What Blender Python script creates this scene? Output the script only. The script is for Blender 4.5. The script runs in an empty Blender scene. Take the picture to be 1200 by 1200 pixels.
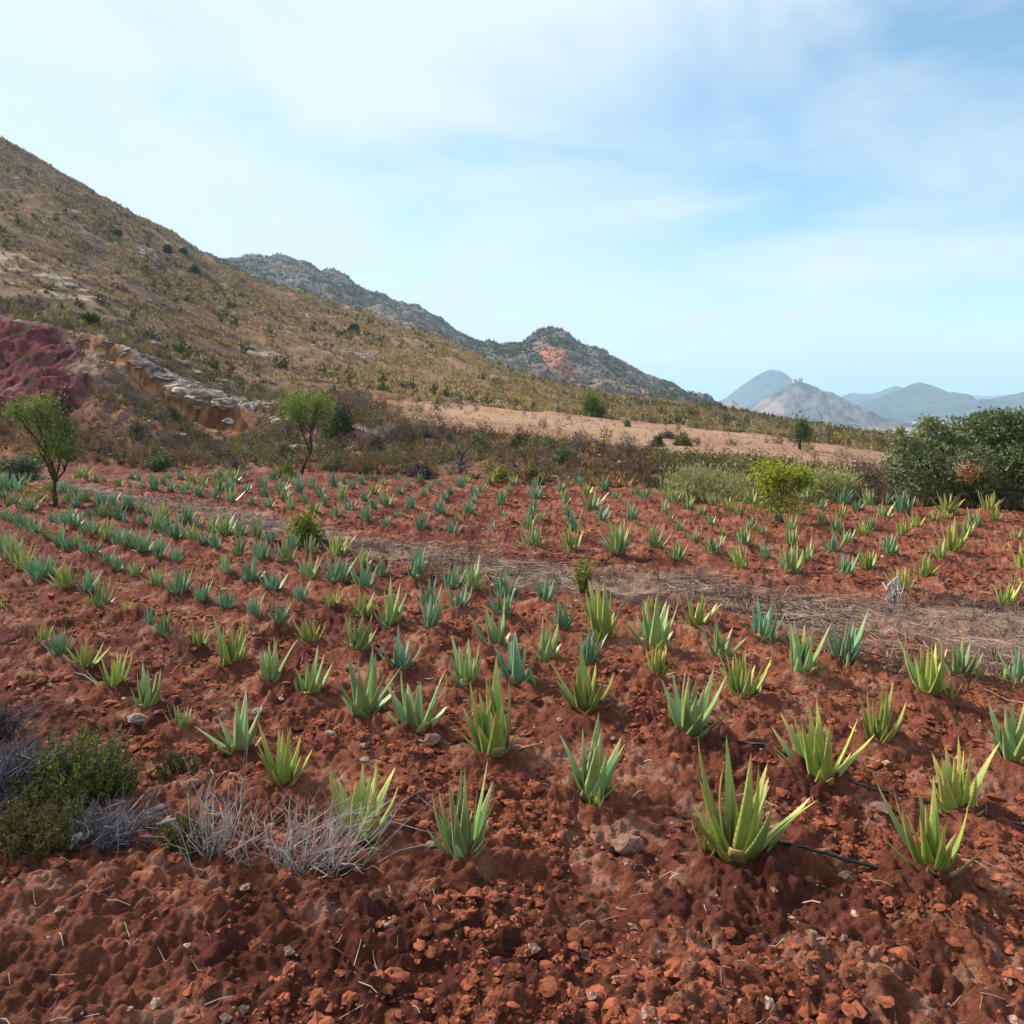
import bpy, math, random
import numpy as np
from mathutils import Vector, Matrix

# ------------------------------------------------------------------ camera, light, exposure
SC = bpy.context.scene
F, EYE, HZ = 942.0, 2.5, 480.0          # focal length in photo pixels, eye height, horizon row (1200 px photo)
cd = bpy.data.cameras.new('camera'); cam = bpy.data.objects.new('camera', cd)
SC.collection.objects.link(cam); SC.camera = cam
cd.sensor_width = 36.0; cd.lens = F / 1200.0 * 36.0
cd.shift_y = -(600 - HZ) / 1200.0
cd.clip_start = 0.05; cd.clip_end = 60000
cam.location = (0, 0, EYE); cam.rotation_euler = (math.radians(90), 0, 0)

SUN_EL, SUN_AZ = math.radians(38), math.radians(-62)      # azimuth from +Y towards +X
sd = bpy.data.lights.new('sun', 'SUN'); sun = bpy.data.objects.new('sun', sd)
SC.collection.objects.link(sun)
sd.energy = 4.6; sd.angle = math.radians(5); sd.color = (1.0, 0.92, 0.80)
sdir = Vector((math.sin(SUN_AZ) * math.cos(SUN_EL), math.cos(SUN_AZ) * math.cos(SUN_EL), math.sin(SUN_EL)))
sun.rotation_euler = sdir.to_track_quat('Z', 'Y').to_euler()

W = bpy.data.worlds.new("World"); SC.world = W; W.use_nodes = True
wn, wl = W.node_tree.nodes, W.node_tree.links
wn.clear()
def N(nt, t, **kw):
    n = nt.nodes.new(t)
    for k, v in kw.items():
        setattr(n, k, v)
    return n
wo = N(W.node_tree, 'ShaderNodeOutputWorld')
sky = N(W.node_tree, 'ShaderNodeTexSky'); sky.sky_type = 'NISHITA'; sky.sun_disc = False
sky.sun_elevation = SUN_EL; sky.sun_rotation = SUN_AZ
sky.altitude = 300; sky.air_density = 1.2; sky.dust_density = 0.3; sky.ozone_density = 1.0
bg_sky = N(W.node_tree, 'ShaderNodeBackground'); bg_sky.inputs['Strength'].default_value = 0.115
bg_cl = N(W.node_tree, 'ShaderNodeBackground'); bg_cl.inputs['Color'].default_value = (0.80, 0.905, 1.0, 1)
bg_cl.inputs['Strength'].default_value = 0.65
mx = N(W.node_tree, 'ShaderNodeMixShader')
tc = N(W.node_tree, 'ShaderNodeTexCoord')
sep = N(W.node_tree, 'ShaderNodeSeparateXYZ'); wl.new(tc.outputs['Generated'], sep.inputs[0])
def wmath(op, a, b=None, c=None, clamp=False):
    m = N(W.node_tree, 'ShaderNodeMath', operation=op, use_clamp=clamp)
    for i, v in enumerate((a, b, c)):
        if v is None: continue
        if isinstance(v, (int, float)): m.inputs[i].default_value = v
        else: wl.new(v, m.inputs[i])
    return m.outputs[0]
zc = wmath('ADD', wmath('MAXIMUM', sep.outputs[2], 0.0), 0.16)
cx = wmath('DIVIDE', sep.outputs[0], zc); cy = wmath('DIVIDE', sep.outputs[1], zc)
cmb = N(W.node_tree, 'ShaderNodeCombineXYZ'); wl.new(cx, cmb.inputs[0]); wl.new(cy, cmb.inputs[1])
nz = N(W.node_tree, 'ShaderNodeTexNoise'); nz.inputs['Scale'].default_value = 1.15
nz.inputs['Detail'].default_value = 5; nz.inputs['Roughness'].default_value = 0.56; nz.inputs['Distortion'].default_value = 0.5
wl.new(cmb.outputs[0], nz.inputs['Vector'])
# thin cloud veil, denser low over the hills and towards the sun side, with soft breaks to the east
veil = wmath('MULTIPLY_ADD', nz.outputs[0], 3.0, -1.06)
east = wmath('MULTIPLY_ADD', sep.outputs[0], -0.75, 0.10)
low = wmath('MULTIPLY', wmath('SUBTRACT', 0.21, sep.outputs[2], clamp=True), 4.2)
high = wmath('MULTIPLY', wmath('SUBTRACT', sep.outputs[2], 0.29, clamp=True), 2.6)
mask = wmath('ADD', wmath('ADD', veil, east), wmath('ADD', low, high), clamp=True)
tintn = N(W.node_tree, 'ShaderNodeVectorMath', operation='MULTIPLY'); tintn.inputs[1].default_value = (0.84, 1.0, 1.0)
wl.new(sky.outputs[0], tintn.inputs[0]); wl.new(tintn.outputs[0], bg_sky.inputs['Color'])
wl.new(mask, mx.inputs[0]); wl.new(bg_sky.outputs[0], mx.inputs[1]); wl.new(bg_cl.outputs[0], mx.inputs[2])
wl.new(mx.outputs[0], wo.inputs['Surface'])

SC.view_settings.view_transform = 'Standard'; SC.view_settings.look = 'None'
SC.view_settings.exposure = 0.70; SC.view_settings.gamma = 1.0
SC.view_settings.use_curve_mapping = False
SC.cycles.max_bounces = 6; SC.cycles.diffuse_bounces = 2; SC.cycles.volume_bounces = 1
SC.cycles.transparent_max_bounces = 4
COL = SC.collection

# ------------------------------------------------------------------ numpy noise
def _h(ix, iy, s):
    n = (ix.astype(np.int64) * 374761393 + iy.astype(np.int64) * 668265263 + s * 974711) & 0xFFFFFFFF
    n = ((n ^ (n >> 13)) * 1274126177) & 0xFFFFFFFF
    n = n ^ (n >> 16)
    return (n & 0xFFFF).astype(np.float64) / 65535.0
def vnoise(x, y, s=0):
    x = np.asarray(x, float); y = np.asarray(y, float)
    ix = np.floor(x); iy = np.floor(y); fx = x - ix; fy = y - iy
    fx = fx * fx * fx * (fx * (fx * 6 - 15) + 10); fy = fy * fy * fy * (fy * (fy * 6 - 15) + 10)
    ix = ix.astype(np.int64); iy = iy.astype(np.int64)
    a = _h(ix, iy, s); b = _h(ix + 1, iy, s); c = _h(ix, iy + 1, s); d = _h(ix + 1, iy + 1, s)
    return ((a * (1 - fx) + b * fx) * (1 - fy) + (c * (1 - fx) + d * fx) * fy) * 2 - 1
def fbm(x, y, sc, octv=4, s=0, gain=0.5):
    x = np.asarray(x, float) / sc; y = np.asarray(y, float) / sc
    t = 0.0; a = 1.0; n = 0.0
    for o in range(octv):
        cx_, sx_ = math.cos(0.6 * o + 0.3), math.sin(0.6 * o + 0.3)
        t = t + a * vnoise(x * cx_ - y * sx_ + 17.3 * o, x * sx_ + y * cx_ - 9.1 * o, s + o * 13)
        n += a; a *= gain; x = x * 2.03; y = y * 2.03
    return t / n * 1.6
def sstep(a, b, v):
    t = np.clip((v - a) / (b - a), 0, 1); return t * t * (3 - 2 * t)

# ------------------------------------------------------------------ terrain profile (distance / height along each bearing)
PX = np.arange(-1600, 2801, 4.0)
def table(xs, ys, sm=14):
    v = np.interp(PX, xs, ys)
    if sm:
        r_ = int(3 * sm // 4); k = np.exp(-0.5 * (np.arange(-r_, r_ + 1) * 4.0 / sm) ** 2); k /= k.sum()
        p = len(k) // 2
        v = np.convolve(np.pad(v, p, mode='edge'), k, mode='valid')
    return v
xs0 = [-1600, -400, -200, 0, 100, 170, 230, 280, 330, 400, 450, 480, 500, 600, 700, 800, 900, 1000, 1040, 1120, 1200, 1400, 1700, 2800]
E_y = table(xs0, [545, 545, 546, 549, 550, 551, 552, 553, 554, 556, 558, 559, 560, 566, 572, 578, 586, 591, 594, 597, 599, 604, 608, 610])
E_D = F * EYE / (E_y - HZ)
xT = [-1600, -400, -150, -20, 40, 88, 110, 140, 170, 200, 230, 258, 285, 330, 400, 450, 480, 500, 600, 700, 800, 900, 1000, 1040, 1200, 1400, 2800]
T_y = table(xT, [372, 372, 366, 370, 380, 391, 397, 407, 424, 446, 463, 472, 476, 478, 478, 487, 497, 504, 514, 524, 534, 543, 553, 560, 575, 585, 590], 7)
T_off = table([-1600, 0, 170, 280, 450, 600, 800, 1000, 1200, 2800], [20, 20, 17, 14, 11, 10, 9, 8, 8, 8])
T_D = E_D + T_off
T_z = EYE - (T_y - HZ) / F * T_D
STEP = table([-1600, -100, 0, 60, 90, 150, 200, 280, 310, 340, 2800], [0.2, 0.5, .5, .4, .9, 1.4, 1.7, 1.6, .4, .08, .05], 8)
xF = [-1600, -400, 0, 100, 170, 230, 280, 330, 400, 450, 500, 600, 700, 800, 900, 1000, 1040, 1200, 1400, 2800]
F_y = table(xF, [356, 356, 358, 376, 405, 440, 462, 466, 465, 467, 470, 478, 488, 498, 510, 524, 530, 545, 555, 560])
F_D = T_D + table([-1600, 0, 170, 280, 400, 500, 600, 800, 1000, 1200, 2800], [9, 9, 9, 12, 18, 26, 31, 37, 31, 28, 28])
F_z = EYE - (F_y - HZ) / F * F_D
xS = [-1600, -700, -400, -200, -100, -40, 0, 40, 80, 120, 163, 210, 260, 300, 350, 400, 430, 500, 530, 600, 660, 700, 760, 830, 870, 900, 1000, 1040, 1200, 1400, 2800]
S_y = table(xS, [20, 20, 30, 70, 112, 140, 158, 180, 204, 232, 256, 279, 307, 322, 341, 357, 367, 391, 405, 436, 452, 461, 470, 476, 484, 491, 505, 511, 520, 530, 540], 9)
S_D = table([-1600, 0, 260, 400, 600, 830, 1000, 1200, 2800], [270, 260, 250, 235, 205, 165, 120, 100, 100])
S_z = EYE - (S_y - HZ) / F * S_D
xR = [-1600, -200, 150, 220, 262, 276, 300, 340, 360, 400, 416, 425, 450, 480, 520, 550, 565, 590, 612, 628, 640, 655, 666, 676, 690, 702, 712, 722, 745, 762, 800, 830, 850, 900, 1000, 1200, 2800]
R_y = table(xR, [380, 350, 325, 312, 304, 303, 303, 304, 311, 322, 331, 341, 347, 357, 377, 396, 402, 403, 401, 395, 389, 388, 391, 404, 410, 411, 415, 422, 434, 446, 461, 472, 483, 500, 515, 530, 540], 5)
R_D = table([-1600, 200, 340, 640, 830, 1000, 2800], [900, 860, 820, 690, 600, 500, 450])
R_z = EYE - (R_y - HZ) / F * R_D
S2_D = S_D * 1.35 + 20
S2_z = np.minimum(S_z - 4 - 0.12 * (S2_D - S_D), EYE + (S_z - EYE) / S_D * S2_D - 6)
R0_D = np.maximum(R_D * 0.62, S2_D + 30)
R0_z = EYE + np.minimum((S_z - EYE) / S_D * 0.86, (R_z - EYE) / R_D - 0.03) * R0_D
V_D = R_D * 1.7 + 100
V_z = np.full_like(PX, -34.0)
KN = [(E_D, np.zeros_like(PX)), (T_D - 0.7, T_z - STEP), (T_D, T_z), (F_D, F_z), (S_D, S_z), (S2_D, S2_z), (R0_D, R0_z), (R_D, R_z), (V_D, V_z),
      (np.full_like(PX, 12000.0), np.full_like(PX, -40.0))]
STRIP_U = table([-1600, 60, 150, 250, 340, 450, 600, 700, 800, 900, 1000, 1100, 1200, 2800], [558, 561, 580, 592, 608, 632, 651, 661, 670, 684, 697, 705, 711, 740], 10)
STRIP_L = table([-1600, 60, 150, 250, 340, 450, 600, 700, 850, 900, 1000, 1100, 1200, 2800], [560, 565, 590, 604, 626, 660, 690, 704, 720, 731, 754, 778, 800, 900], 10)
def lk(t, px): return np.interp(px, PX, t)
def to_px(x, y):
    ys = np.maximum(y, 0.8)
    return np.clip(600 + F * x / ys, PX[0], PX[-1])
def strip_mask(x, y):
    px = to_px(x, y); py = HZ + F * EYE / np.maximum(y, 0.8)
    u, l = lk(STRIP_U, px), lk(STRIP_L, px)
    w = (l - u)
    j = fbm(x, y, 1.3, 4, 71, 0.6) * 0.42 * w
    m = sstep(-0.12, 0.22, (py + j - u) / w) * sstep(-0.12, 0.25, (l - py - j) / w)
    return m * (lk(E_D, px) > y)
def terr(x, y, fine=True):
    x = np.asarray(x, float); y = np.asarray(y, float)
    px = to_px(x, y)
    z = np.zeros_like(px)
    D0, z0 = lk(KN[0][0], px), lk(KN[0][1], px)
    dE = D0; dT = dF = dS = dR = None
    for i in range(1, len(KN)):
        D1, z1 = lk(KN[i][0], px), lk(KN[i][1], px)
        t = np.clip((y - D0) / (D1 - D0), 0, 1)
        if i == 1: t = 0.75 * t + 0.25 * t * t
        if i == 7: t = t ** 0.9
        if i == 8: t = t * t * (3 - 2 * t)
        z = np.where(y > D0, z0 + (z1 - z0) * t, z)
        if i == 2: dT = D1
        if i == 3: dF = D1
        if i == 4: dS = D1
        if i == 7: dR = D1
        D0, z0 = D1, z1
    bank = sstep(-0.5, 3, y - dE)
    flat = bank * sstep(-2, 3, y - dT) * (1 - sstep(-6, 3, y - dF)) * sstep(430, 520, px)   # the fallow terrace
    z = z + bank * (1 - 0.85 * flat) * (fbm(x, y, 3.2, 4, 3) * 0.22)
    rill = np.abs(fbm(x * 1.0, y * 0.35, 2.6, 4, 31))
    z = z + bank * (1 - sstep(0, 2, y - dT)) * sstep(330, 160, px) * ((0.35 - rill) * 0.9 + fbm(x, y, 0.9, 4, 35, 0.6) * 0.22)
    hill = sstep(0, 25, y - dF)
    far = sstep(320, 480, y)
    z = z + hill * (1 - far) * (fbm(x, y, 28, 4, 5) * 0.9 - np.abs(fbm(x + y * .5, y * .35, 17, 4, 6)) * 2.0 + .6 + fbm(x, y, 6, 3, 9) * 0.4) * np.clip((y - dF) / 60, 0, 1) * (0.35 + 0.65 * sstep(900, 500, px))
    g = 1 - np.abs(fbm(x, y * 0.6, 75, 5, 11))
    z = z + far * (1 - sstep(1000, 1500, y)) * ((g - 0.75) * 15 + fbm(x, y, 18, 4, 15) * 2.6) * sstep(0.0, 0.35, (lk(R_z, px) + 34) / 100)
    z = z + sstep(1200, 2500, y) * fbm(x, y, 400, 3, 19) * 5
    if fine:
        fld = 1 - bank
        sm = strip_mask(x, y)
        soil = fbm(x, y, 0.9, 3, 21) * 0.050 + np.abs(fbm(x, y, 0.24, 4, 25, 0.65)) * 0.105 * (0.5 + 0.5 * sstep(-.4, .4, fbm(x, y, 0.7, 2, 27)))
        soil = soil + fbm(x, y, 0.06, 2, 29) * 0.018 - 0.03
        z = z + fld * (soil * (1 - 0.5 * sm) + sm * fbm(x * .45, y * 1.4, 0.8, 3, 73) * 0.05)
        z = z + bank * (1 - far) * (1 - 0.6 * flat) * fbm(x, y, 0.5, 2, 33) * 0.05
    return z
_DS = np.concatenate([np.arange(2.0, 60, 0.04), 60 * 1.0015 ** np.arange(0, 1900)])
def hit(px, py):
    """world point of the ground seen at a photo pixel"""
    x = (px - 600) / F * _DS; zz = EYE - (py - HZ) / F * _DS
    t = terr(x, _DS, fine=False)
    k = np.argmax(t >= zz)
    D = _DS[k] if t[k] >= zz[k] else 30.0
    X = (px - 600) / F * D
    return X, D, float(terr(np.array([X]), np.array([D]))[0])
def gz(x, y): return float(terr(np.array([x]), np.array([y]))[0])

# ------------------------------------------------------------------ mesh / material helpers
def mesh_np(name, V, faces, cols=None, mat=None, smooth=True):
    """faces: list of int arrays (n,k), colours per vertex"""
    me = bpy.data.meshes.new(name)
    V = np.asarray(V, np.float32)
    faces = [np.asarray(f, np.int32) for f in (faces if isinstance(faces, list) else [faces]) if len(f)]
    loops = np.concatenate([f.ravel() for f in faces])
    cnt = np.concatenate([np.full(len(f), f.shape[1], np.int32) for f in faces])
    st = np.concatenate([[0], np.cumsum(cnt)[:-1]]).astype(np.int32)
    me.vertices.add(len(V)); me.vertices.foreach_set('co', V.ravel())
    me.loops.add(len(loops)); me.loops.foreach_set('vertex_index', loops)
    me.polygons.add(len(cnt)); me.polygons.foreach_set('loop_start', st); me.polygons.foreach_set('loop_total', cnt)
    me.update(calc_edges=True)
    me.polygons.foreach_set('use_smooth', np.full(len(cnt), smooth, bool))
    if cols is not None:
        ca = me.color_attributes.new('Col', 'FLOAT_COLOR', 'POINT')
        c = np.ones((len(V), 4), np.float32); c[:, :3] = cols
        ca.data.foreach_set('color', c.ravel())
    if mat: me.materials.append(mat)
    me.validate(verbose=False)
    return me
def link(name, me, parent=None, loc=None, rz=0, sc=None):
    o = bpy.data.objects.new(name, me); COL.objects.link(o)
    if parent: o.parent = parent
    if loc is not None: o.location = loc
    if rz: o.rotation_euler = (0, 0, rz)
    if sc is not None: o.scale = (sc, sc, sc) if isinstance(sc, (int, float)) else sc
    return o
def tag(o, label, cat, group=None, kind=None):
    o['label'] = label
    if cat: o['category'] = cat
    if group: o['group'] = group
    if kind: o['kind'] = kind
    return o
def empty(name, loc, rz=0, sc=1.0):
    o = bpy.data.objects.new(name, None); COL.objects.link(o)
    o.empty_display_size = 0.1
    o.location = loc; o.rotation_euler = (0, 0, rz); o.scale = (sc, sc, sc)
    return o
def material(name, rough=0.9, spec=0.2, vary=0.25, scale=6.0, bump=0.0, bscale=30.0, rnd=0.0, tint=None, trans=0.0, detail2=0.0):
    m = bpy.data.materials.new(name); m.use_nodes = True
    nt = m.node_tree; nt.nodes.clear()
    out = N(nt, 'ShaderNodeOutputMaterial'); p = N(nt, 'ShaderNodeBsdfPrincipled')
    p.inputs['Roughness'].default_value = rough
    p.inputs['Specular IOR Level'].default_value = spec
    at = N(nt, 'ShaderNodeAttribute'); at.attribute_name = 'Col'
    tcn = N(nt, 'ShaderNodeTexCoord')
    nz = N(nt, 'ShaderNodeTexNoise'); nz.inputs['Scale'].default_value = scale; nz.inputs['Detail'].default_value = 6
    nz.inputs['Roughness'].default_value = 0.62
    nt.links.new(tcn.outputs['Object'], nz.inputs['Vector'])
    mr = N(nt, 'ShaderNodeMapRange'); mr.inputs['From Min'].default_value = 0.28; mr.inputs['From Max'].default_value = 0.72
    mr.inputs['To Min'].default_value = 1 - vary; mr.inputs['To Max'].default_value = 1 + vary
    nt.links.new(nz.outputs[0], mr.inputs['Value'])
    val = mr.outputs[0]
    if rnd:
        oi = N(nt, 'ShaderNodeObjectInfo')
        r2 = N(nt, 'ShaderNodeMapRange'); r2.inputs['To Min'].default_value = 1 - rnd; r2.inputs['To Max'].default_value = 1 + rnd
        nt.links.new(oi.outputs['Random'], r2.inputs['Value'])
        mm = N(nt, 'ShaderNodeMath', operation='MULTIPLY'); nt.links.new(val, mm.inputs[0]); nt.links.new(r2.outputs[0], mm.inputs[1]); val = mm.outputs[0]
    vm = N(nt, 'ShaderNodeVectorMath', operation='SCALE')
    nt.links.new(at.outputs['Color'], vm.inputs[0]); nt.links.new(val, vm.inputs['Scale'])
    c = vm.outputs[0]
    if detail2:
        n2 = N(nt, 'ShaderNodeTexNoise'); n2.inputs['Scale'].default_value = 38; n2.inputs['Detail'].default_value = 4; n2.inputs['Roughness'].default_value = 0.7
        nt.links.new(tcn.outputs['Object'], n2.inputs['Vector'])
        r3 = N(nt, 'ShaderNodeMapRange'); r3.inputs['From Min'].default_value = 0.3; r3.inputs['From Max'].default_value = 0.7
        r3.inputs['To Min'].default_value = 1 - detail2; r3.inputs['To Max'].default_value = 1 + detail2; nt.links.new(n2.outputs[0], r3.inputs['Value'])
        v3 = N(nt, 'ShaderNodeVectorMath', operation='SCALE'); nt.links.new(c, v3.inputs[0]); nt.links.new(r3.outputs[0], v3.inputs['Scale']); c = v3.outputs[0]
    if tint:
        v2 = N(nt, 'ShaderNodeVectorMath', operation='MULTIPLY'); v2.inputs[1].default_value = tint
        nt.links.new(c, v2.inputs[0]); c = v2.outputs[0]
    nt.links.new(c, p.inputs['Base Color'])
    if bump:
        nb = N(nt, 'ShaderNodeTexNoise'); nb.inputs['Scale'].default_value = bscale; nb.inputs['Detail'].default_value = 8
        nb.inputs['Roughness'].default_value = 0.65
        nt.links.new(tcn.outputs['Object'], nb.inputs['Vector'])
        bp = N(nt, 'ShaderNodeBump'); bp.inputs['Strength'].default_value = 1.0; bp.inputs['Distance'].default_value = bump
        nt.links.new(nb.outputs[0], bp.inputs['Height']); nt.links.new(bp.outputs[0], p.inputs['Normal'])
    sh = p.outputs[0]
    if trans:
        tr = N(nt, 'ShaderNodeBsdfTranslucent'); nt.links.new(c, tr.inputs['Color'])
        ms = N(nt, 'ShaderNodeMixShader'); ms.inputs[0].default_value = trans
        nt.links.new(p.outputs[0], ms.inputs[1]); nt.links.new(tr.outputs[0], ms.inputs[2]); sh = ms.outputs[0]
    nt.links.new(sh, out.inputs['Surface'])
    return m
M_GROUND = material('ground', 0.95, 0.1, 0.36, 4.5, 0.08, 15, detail2=0.35)
M_ROCK = material('rock', 0.9, 0.2, 0.30, 5, 0.03, 14, rnd=0.12)
M_FAR = material('far_rock', 0.95, 0.1, 0.25, 0.02)
M_SCRUB = material('scrub', 0.85, 0.15, 0.12, 3.0, trans=0.2)
M_LEAF = material('leaf', 0.6, 0.3, 0.15, 4.0, trans=0.3)
M_BARK = material('bark', 0.9, 0.15, 0.3, 18, 0.01, 60)
M_TWIG = material('dry_twig', 0.8, 0.2, 0.2, 12)
M_CLOD = material('clod', 0.95, 0.1, 0.25, 22, 0.008, 60)
M_HOSE = material('black_hose', 0.55, 0.35, 0.2, 12)
M_WALL = material('pale_masonry', 0.9, 0.1, 0.15, 0.5)
TINTS = {'y': (1.16, 1.06, 0.66), 'g': (0.95, 1.0, 0.95), 'b': (0.66, 0.92, 1.22)}
M_ALOE = {k: material('aloe_skin_' + k, 0.42, 0.35, 0.16, 9.0, 0.002, 40, rnd=0.15, tint=v) for k, v in TINTS.items()}

# ------------------------------------------------------------------ ground sheet
def ground():
    nu = 1250
    u = np.concatenate([np.linspace(-2.4, -0.74, 60, endpoint=False), np.linspace(-0.74, 0.74, nu), np.linspace(0.74, 2.4, 61)[1:]])
    ry = [np.array([-2.0, -1.0, 0.0, 0.6, 1.1, 1.5, 1.8, 2.1, 2.4, 2.6, 2.8, 2.95])]
    py = np.arange(1240.0, 550.0, -1.45); ry.append(F * EYE / (py - HZ))
    d = ry[-1][-1]
    def grow(d1, g):
        nonlocal d
        k = d * g ** np.arange(1, int(math.log(d1 / d) / math.log(g)) + 1); ry.append(k); d = k[-1]
    grow(75, 1.0042); grow(300, 1.0062); grow(420, 1.012); grow(950, 1.0058); grow(1600, 1.02); grow(9000, 1.06)
    Y = np.concatenate(ry)
    gy, gu = np.meshgrid(Y, u, indexing='ij')
    gx = gu * (gy + 3.0)
    x, y = gx.ravel(), gy.ravel()
    z = terr(x, y)
    px = to_px(x, y)
    dE, dT, dF, dS = lk(E_D, px), lk(T_D, px), lk(F_D, px), lk(S_D, px)
    n1 = fbm(x, y, 1.6, 4, 41); n2 = fbm(x, y, 0.35, 3, 43); n3 = fbm(x, y, 9, 4, 45); n4 = fbm(x, y, 40, 4, 47)
    def c3(a): return np.array(a)[None, :]
    def mix(c, d, m): return c + (d - c) * np.clip(m, 0, 1)[:, None]
    soilA, soilB, soilC = c3((0.090, 0.026, 0.017)), c3((0.228, 0.076, 0.043)), c3((0.34, 0.175, 0.115))
    c = mix(np.repeat(soilA, len(x), 0), soilB, 0.48 + 0.4 * n1 + 0.3 * n3 + 0.45 * n2 + 0.22 * np.clip(x / 6, -1, 1))
    c = mix(c, soilC, sstep(0.25, 0.8, n2 * .6 + .6 * fbm(x, y, 0.11, 2, 44)) * 0.6)
    sm = strip_mask(x, y)
    strip = mix(np.repeat(c3((0.068, 0.038, 0.037)), len(x), 0), c3((0.31, 0.195, 0.135)), 0.36 + 0.9 * fbm(x * .5, y * 1.3, 1.3, 4, 42) + 0.5 * n2)
    c = mix(c, strip, sm)
    bank = sstep(-0.3, 1.2, y - dE)
    bc = mix(np.repeat(c3((0.105, 0.050, 0.038)), len(x), 0), c3((0.235, 0.115, 0.075)), 0.45 + 0.6 * n1 + 0.3 * n3)
    bc = mix(bc, c3((0.30, 0.115, 0.055)), sstep(0.2, 0.7, n3 - 0.2 * n1))
    # maroon clay of the cut bank
    maroon = mix(np.repeat(c3((0.045, 0.010, 0.014)), len(x), 0), c3((0.165, 0.034, 0.038)), 0.45 + 0.7 * n1 + 0.7 * n2)
    maroon = mix(maroon, c3((0.24, 0.14, 0.12)), sstep(0.45, 0.9, fbm(x, y, 3.0, 4, 49)))
    bc = mix(bc, maroon, sstep(118, 80, px + 22 * n3 + 12 * n1) * (1 - sstep(-0.2, 1.5, y - dT)) * sstep(0.4, 3.0, y - dE - 3.5))
    tanc = mix(np.repeat(c3((0.24, 0.145, 0.10)), len(x), 0), c3((0.34, 0.235, 0.17)), 0.5 + 0.8 * n2)
    bc = mix(bc, tanc, sstep(80, 112, px + 18 * n1) * sstep(235, 160, px + 15 * n1) * sstep(0.45, 0.75, (y - dE) / (dT - dE)) * 0.8)
    # orange layer under the caprock, grey rock above
    lip = (y - dT)
    org = mix(np.repeat(c3((0.16, 0.055, 0.025)), len(x), 0), c3((0.40, 0.19, 0.08)), 0.5 + 1.2 * n2)
    bc = mix(bc, org, sstep(84, 120, px) * sstep(300, 280, px) * sstep(-2.2, -0.7, lip + 0.7 * n1 + .5 * n2) * 0.9 * (1 - sstep(-0.1, 0.25, lip)))
    grey = mix(np.repeat(c3((0.30, 0.255, 0.23)), len(x), 0), c3((0.46, 0.42, 0.39)), 0.5 + n2)
    bc = mix(bc, grey, sstep(90, 190, px) * sstep(330, 290, px) * sstep(-0.15, 0.15, lip) * (1 - sstep(2.0, 6.5, lip + 2.5 * n1)))
    rough_pink = mix(np.repeat(c3((0.27, 0.165, 0.13)), len(x), 0), c3((0.44, 0.31, 0.25)), 0.5 + n2)
    bc = mix(bc, rough_pink, sstep(0.25, 0.6, fbm(x, y, 2.4, 3, 51)) * sstep(290, 330, px) * sstep(520, 420, px) * 0.8)
    c = mix(c, bc, bank)
    # terrace
    ter = sstep(-1.0, 1.5, y - dT) * (1 - sstep(-3, 2, y - dF + 2 * n1)) * sstep(430, 500, px + 12 * n1)
    tc_ = mix(np.repeat(c3((0.25, 0.125, 0.08)), len(x), 0), c3((0.35, 0.205, 0.13)), 0.5 + 0.6 * n3 + 0.4 * n1)
    tc_ = mix(tc_, c3((0.36, 0.235, 0.145)), sstep(0.25, 0.6, fbm(x, y * 0.5, 5, 3, 53)) * 0.6)
    c = mix(c, tc_, ter)
    # hillside
    hl = sstep(-1, 3, y - np.where(px < 430, dT + 3.5, dF))
    hc = mix(np.repeat(c3((0.080, 0.043, 0.034)), len(x), 0), c3((0.21, 0.122, 0.072)), 0.42 + 0.55 * n1 + 0.4 * n3)
    hc = mix(hc, c3((0.27, 0.165, 0.09)), sstep(200, 620, px + 60 * n4) * 0.75)  # paler tan to the right: the sunlit look of that slope, put into the colour
    hc = mix(hc, c3((0.36, 0.30, 0.27)), sstep(0.42, 0.7, fbm(x, y, 12, 4, 55)) * sstep(-0.1, 0.4, n1) * 0.75)
    hc = mix(hc, c3((0.24, 0.095, 0.05)), sstep(0.35, 0.8, fbm(x, y, 20, 4, 56)) * 0.3)
    c = mix(c, hc, hl)
    # second ridge and the plain beyond
    far = sstep(300, 430, y)
    rc = mix(np.repeat(c3((0.07, 0.056, 0.05)), len(x), 0), c3((0.20, 0.145, 0.11)), 0.5 + 0.8 * fbm(x, y, 22, 5, 57, 0.62))
    py_ = HZ - F * (z - EYE) / np.maximum(y, 1)
    crest = sstep(34, 8, py_ - lk(R_y, px) + 10 * fbm(x, y, 40, 3, 59)) * sstep(0.0, 0.3, fbm(x, y, 30, 4, 61) + 0.1)
    rc = mix(rc, c3((0.15, 0.135, 0.125)), crest * 0.8)
    jx = 14 * fbm(x, y, 30, 3, 63)
    ax = 647 + (py_ - 412) * 0.75
    scar = sstep(17, 9, np.abs(px + jx * 0.6 - ax)) * sstep(402, 409, py_ + jx * 0.3) * sstep(446, 434, py_ + jx * 0.3) * far
    rc = mix(rc, c3((0.37, 0.135, 0.085)), scar * 0.85)
    c = mix(c, rc, far)
    pl = mix(np.repeat(c3((0.26, 0.20, 0.16)), len(x), 0), c3((0.13, 0.12, 0.075)), 0.5 + fbm(x, y, 120, 4, 65))
    pl = mix(pl, c3((0.55, 0.50, 0.44)), sstep(0.55, 0.7, fbm(x, y, 70, 3, 67)))
    c = mix(c, pl, sstep(0, 300, y - lk(R_D, px) * 1.15))
    ny, nx = len(Y), len(u)
    idx = np.arange(ny * nx).reshape(ny, nx)
    q = np.stack([idx[:-1, :-1], idx[:-1, 1:], idx[1:, 1:], idx[1:, :-1]], -1).reshape(-1, 4)
    me = mesh_np('ground', np.stack([x, y, z], -1), q, np.clip(c, 0.005, 0.9), M_GROUND)
    o = link('ground', me)
    tag(o, 'ploughed red earth field running back to an eroded bank and dry hillside', 'ground', kind='structure')
ground()

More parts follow.
